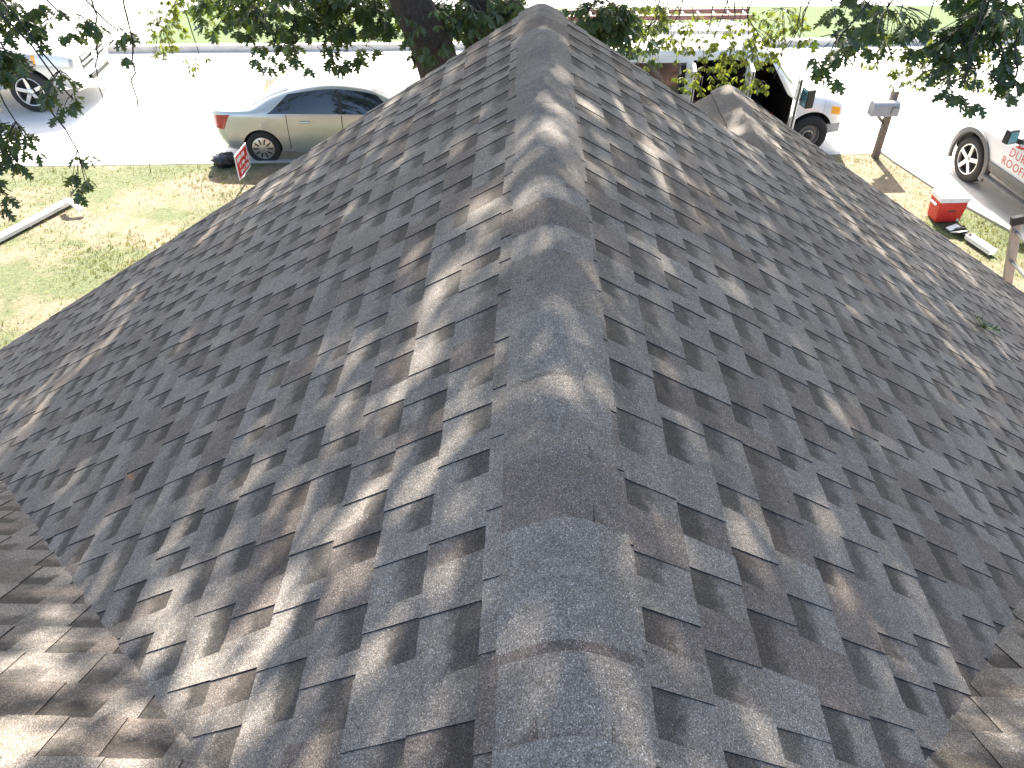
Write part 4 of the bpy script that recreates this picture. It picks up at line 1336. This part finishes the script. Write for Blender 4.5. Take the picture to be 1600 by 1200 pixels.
# hanging sprays: (x,y,z, rx, rz, clusters, leaf length, light?)
SPRAYS = [
    (-3.89, 6.77, 4.66, .36, .13, 16, .125, 0), (-4.10, 6.02, 4.62, .28, .10, 20, .125, 0), (-4.05, 5.90, 4.04, .24, .18, 17, .120, 0),
    (-4.02, 5.28, 3.95, .09, .20, 6, .115, 0), (-3.66, 5.92, 3.80, .07, .19, 6, .120, 0), (-3.77, 7.42, 4.34, .13, .13, 5, .13, 0),
    (-4.1, 6.5, 4.85, .35, .12, 14, .12, 0), (-3.62, 6.0, 4.47, .10, .07, 6, .12, 0), (-3.60, 6.0, 4.30, .08, .04, 3, .12, 0),
    (-3.15, 10.01, 3.93, 1.00, .20, 70, .15, 0), (-2.15, 10.01, 3.90, .65, .24, 60, .15, 0), (-2.60, 9.47, 3.66, .82, .12, 22, .15, 0),
    (-3.0, 9.8, 4.25, 1.1, .2, 60, .15, 0), (-1.9, 9.9, 4.25, .8, .2, 45, .15, 0),
    (-5.55, 12.47, 2.95, .42, .40, 50, .095, 1), (-4.9, 12.3, 3.4, .5, .25, 34, .095, 1), (-4.1, 11.0, 3.75, .7, .25, 45, .10, 1), (-5.0, 12.2, 2.55, .25, .2, 8, .095, 1),
    (-1.24, 9.62, 3.80, .24, .36, 22, .13, 0), (-.9, 9.7, 4.0, .35, .2, 24, .14, 0), (-.47, 10.0, 4.0, .42, .18, 46, .14, 0), (-.2, 9.6, 4.05, .25, .12, 16, .14, 0),
    (-1.15, 9.15, 3.95, .35, .30, 22, .13, 0), (-.65, 9.4, 4.05, .3, .22, 26, .13, 0), (.72, 9.52, 4.00, .42, .24, 50, .13, 0), (.95, 9.5, 3.85, .45, .2, 16, .14, 0), (1.2, 10.0, 3.9, .4, .25, 26, .12, 1),
    (1.97, 12.06, 3.15, .54, .44, 70, .10, 1), (2.99, 11.96, 3.02, .70, .46, 105, .10, 1), (3.60, 12.09, 3.15, .42, .44, 62, .10, 1), (1.6, 11.3, 3.2, .4, .3, 30, .11, 0),
    (2.6, 12.0, 2.5, .45, .18, 26, .10, 1), (3.2, 11.9, 2.45, .35, .16, 18, .10, 1), (1.5, 11.4, 2.75, .3, .2, 24, .10, 1),
    (2.13, 5.79, 4.80, .27, .13, 11, .125, 0), (2.55, 6.11, 4.90, .42, .19, 27, .125, 0), (3.15, 5.88, 4.90, .36, .22, 58, .125, 0), (2.95, 5.48, 4.72, .32, .10, 14, .12, 0),
    (4.86, 10.22, 3.25, .33, .32, 46, .095, 1), (2.47, 6.64, 4.90, .28, .12, 16, .12, 0), (3.3, 6.2, 5.1, .4, .2, 40, .125, 0), (4.4, 10.2, 3.6, .6, .3, 40, .095, 1),
    (5.5, 10.0, 3.5, .5, .4, 40, .10, 1), (3.35, 5.6, 4.70, .2, .1, 12, .12, 0), (-4.3, 6.0, 4.25, .15, .2, 14, .12, 0), (-4.3, 5.7, 4.1, .2, .2, 16, .12, 0), (-4.2, 6.6, 4.75, .25, .1, 14, .12, 0),
]
leaves = []          # (pos, basis, length, light)
tw = MB()
rs = random.Random(77)
limb_ends = [Vector(l[0][-1]) for l in LIMBS]
for (cx, cy, cz, rx, rz, ncl, ll, light) in SPRAYS:
    c = Vector((cx, cy, cz))
    if 9.3 < cy < 10.3 and not light: ncl = int(ncl * 1.5); ll *= 1.12
    elif cx < -3.5 and not light: ncl = int(ncl * 1.35)
    src = min(limb_ends, key=lambda e: (e - c).length)
    hub_ = c + Vector((0, .1, rz * .6))
    if (src - c).length < 6:
        pp = wob([src, (src + hub_) / 2 + Vector((rs.gauss(0, .06), rs.gauss(0, .06), .12)), hub_], .015, rs.randint(0, 9999), 4)
        tw.tube(pp, taper(len(pp), .013, .006), 4, cap=False)
    for q in range(ncl):
        while True:
            e = Vector((rs.uniform(-1, 1), rs.uniform(-1, 1), rs.uniform(-1, 1)))
            if e.length < 1: break
        t = c + Vector((e.x * rx, e.y * max(.25, rx * .7), e.z * rz))
        st_ = t + (hub_ - t) * min(1.0, rs.uniform(.10, .22) / max(.05, (hub_ - t).length)) + Vector((0, 0, .03))
        pp = [st_, (st_ + t) / 2 + Vector((0, 0, .012)), t]
        tw.tube(pp, [.005, .004, .0025], 3, cap=False)
        d0 = (t - st_); d0.z -= .1; d0.normalize()
        nl = rs.choice([3, 4, 5, 5, 6])
        for k in range(nl):
            a = 2 * math.pi * k / nl + rs.uniform(-.4, .4)
            dv = Vector((math.cos(a), math.sin(a), 0)) * rs.uniform(.5, 1.0) + d0 * .7 + Vector((0, 0, -rs.uniform(.1, .8)))
            B = basis(np.array(dv), np.array([rs.gauss(0, .3), rs.gauss(0, .3), 1.0]), rs.gauss(0, .5))
            leaves.append((np.array(t), B, ll * rs.uniform(.65, 1.15), light))
# long bare hanging twigs on the left
for pts in ([(-3.72, 7.2, 5.1), (-3.80, 7.2, 4.55), (-3.83, 7.0, 4.2), (-3.80, 6.9, 3.9)],
            [(-3.55, 7.3, 5.1), (-3.56, 7.3, 4.5), (-3.55, 7.0, 4.0), (-3.48, 6.9, 3.85), (-3.50, 6.7, 3.4)]):
    p = wob(pts, .012, int(pts[0][0] * -100), 7); tw.tube(p, taper(len(p), .010, .003), 4, cap=False)
for q in range(14):
    x = rs.uniform(1.5, 4.0); y = rs.uniform(11.6, 12.4); z0 = rs.uniform(3.6, 4.3)
    p = wob([(x, y, z0), (x + rs.gauss(0, .12), y, z0 - .5), (x + rs.gauss(0, .2), y, z0 - rs.uniform(.8, 1.5))], .02, q, 4)
    tw.tube(p, taper(len(p), .012, .004), 4, cap=False)
tpart(tw, 'twigs', M['bark'], kind='stuff')

def joined(name, items, V0, F0, mats, parent_off):
    n = len(items); nv = len(V0)
    V = np.empty((n * nv, 3)); MI = []
    FA = []
    for i, (p_, B, l_, lt_) in enumerate(items):
        V[i * nv:(i + 1) * nv] = (V0 * l_) @ B.T + p_ - np.array(parent_off)
    me = bpy.data.meshes.new(name)
    fl = np.array([len(f) for f in F0]); loops = np.concatenate([np.array(f) for f in F0])
    nf, nl_ = len(F0), len(loops)
    me.vertices.add(n * nv); me.vertices.foreach_set('co', V.ravel())
    me.loops.add(n * nl_); me.loops.foreach_set('vertex_index', (np.tile(loops, n) + np.repeat(np.arange(n) * nv, nl_)).astype(np.int32))
    st_ = np.concatenate([[0], np.cumsum(fl)[:-1]])
    me.polygons.add(n * nf)
    me.polygons.foreach_set('loop_start', (np.tile(st_, n) + np.repeat(np.arange(n) * nl_, nf)).astype(np.int32))
    for m in mats: me.materials.append(m)
    mi = np.repeat(np.array([it[3] for it in items], np.int32), nf)
    me.polygons.foreach_set('material_index', mi)
    me.update(calc_edges=True); me.validate()
    return me

# the leaves that show largest are parts of their own
def leaf_px(it):
    x, y, d = project(it[0])
    if d < .5 or not (-10 < x < 1610 and -10 < y < 1210): return 0
    return it[2] / d
order = sorted(range(len(leaves)), key=lambda i: -leaf_px(leaves[i]))
big = order[:290]
lm = []
for m in (M['leaf'], M['leaf_light']):
    me = bpy.data.meshes.new('leaf'); me.from_pydata([tuple(v) for v in LV], [], LF); me.materials.append(m); lm.append(me)
for i in big:
    p_, B, l_, lt_ = leaves[i]
    o = bpy.data.objects.new('leaf', lm[lt_])
    Mx = Matrix([[*(B[r_] * l_), p_[r_] - TL[r_]] for r_ in range(3)] + [[0, 0, 0, 1]])
    link(o, tree); o.matrix_local = Mx
rest = [leaves[i] for i in order[290:]]
o = link(bpy.data.objects.new('hanging_foliage', joined('hanging_foliage', rest, LV, LF, [M['leaf'], M['leaf_light']], TL)), tree)
o['kind'] = 'stuff'

# the crown above, which shades the roof: leaf clumps along the limbs with gaps between them
rsn = np.random.default_rng(21)
NCL, PER = 520, 215
CC = rsn.uniform(-1, 1, (NCL * 6, 3))
CC = CC[(CC ** 2).sum(1) < 1] * np.array([8.2, 7.6, 2.5]) + np.array([0, 10.4, 11.2])
CC = CC[:NCL]
rad = rsn.uniform(.55, 1.25, (len(CC), 1, 1))
E_ = rsn.normal(0, 1, (len(CC), PER, 3)); E_ /= np.linalg.norm(E_, axis=2, keepdims=True)
E_ *= rad * rsn.uniform(.1, 1, (len(CC), PER, 1)) ** .45; E_[..., 2] *= .65
P_ = (CC[:, None, :] + E_).reshape(-1, 3)
D_ = rsn.normal(0, 1, P_.shape); D_[:, 2] -= .3; D_ /= np.linalg.norm(D_, axis=1, keepdims=True)
U_ = rsn.normal(0, .6, P_.shape); U_[:, 2] += 1
Y_ = np.cross(U_, D_); Y_ /= np.linalg.norm(Y_, axis=1, keepdims=True); Z_ = np.cross(D_, Y_)
BB = np.stack([D_, Y_, Z_], 2); LL = rsn.uniform(.11, .19, len(P_)); LT = (rsn.random(len(P_)) < .3).astype(int)
crown = [(P_[i], BB[i], LL[i], LT[i]) for i in range(len(P_))]
o = link(bpy.data.objects.new('crown', joined('crown', crown, BIG, BIGF, [M['leaf'], M['leaf_light']], TL)), tree)
o['kind'] = 'stuff'
print('leaves', len(leaves), 'crown', len(crown), 'tabs', len(TABS))

# fallen sprig and a dead leaf on the shingles
def on_roof(k, a, s, n=0.0): return frame_pt(k, a, s, n)
p0 = on_roof('R', -3.93, 3.16, .012)
sp_ = empty('leaf_sprig', tuple(p0), 0, 'fallen sprig of green leaves lying on the right roof slope', 'twig')
m_ = MB(); m_.tube([(-.10, -.04, .01), (0, 0, .02), (.07, .03, .015)], [.004, .003, .002], 5); m_.build('stem', M['bark'], sp_)
al_, dn_, nn_ = np.array(FR['R'][1]), np.array(FR['R'][2]), np.array(FR['R'][3])
for k in range(8):
    a = 2 * math.pi * k / 8 + rs.uniform(-.3, .3)
    dv = al_ * math.cos(a) + dn_ * math.sin(a) + nn_ * rs.uniform(.15, .6)
    B = basis(dv, nn_, rs.gauss(0, .3)); l_ = rs.uniform(.08, .12)
    o = bpy.data.objects.new('leaf', lm[0]); link(o, sp_)
    o.matrix_local = Matrix([[*(B[r_] * l_), nn_[r_] * .01] for r_ in range(3)] + [[0, 0, 0, 1]])
p0 = on_roof('L', 1.86, 1.66, .014)
me = bpy.data.meshes.new('dead_leaf'); me.from_pydata([tuple(v) for v in LV], [], LF); me.materials.append(M['brown_leaf'])
o = link(bpy.data.objects.new('dead_leaf', me)); tag(o, 'small curled brown leaf lying beside the roof valley', 'leaf')
al_, dn_, nn_ = np.array(FR['L'][1]), np.array(FR['L'][2]), np.array(FR['L'][3])
B = basis(al_ * .6 + dn_ * .5 + nn_ * .2, nn_, .3)
o.matrix_world = Matrix([[*(B[r_] * .05), p0[r_]] for r_ in range(3)] + [[0, 0, 0, 1]])
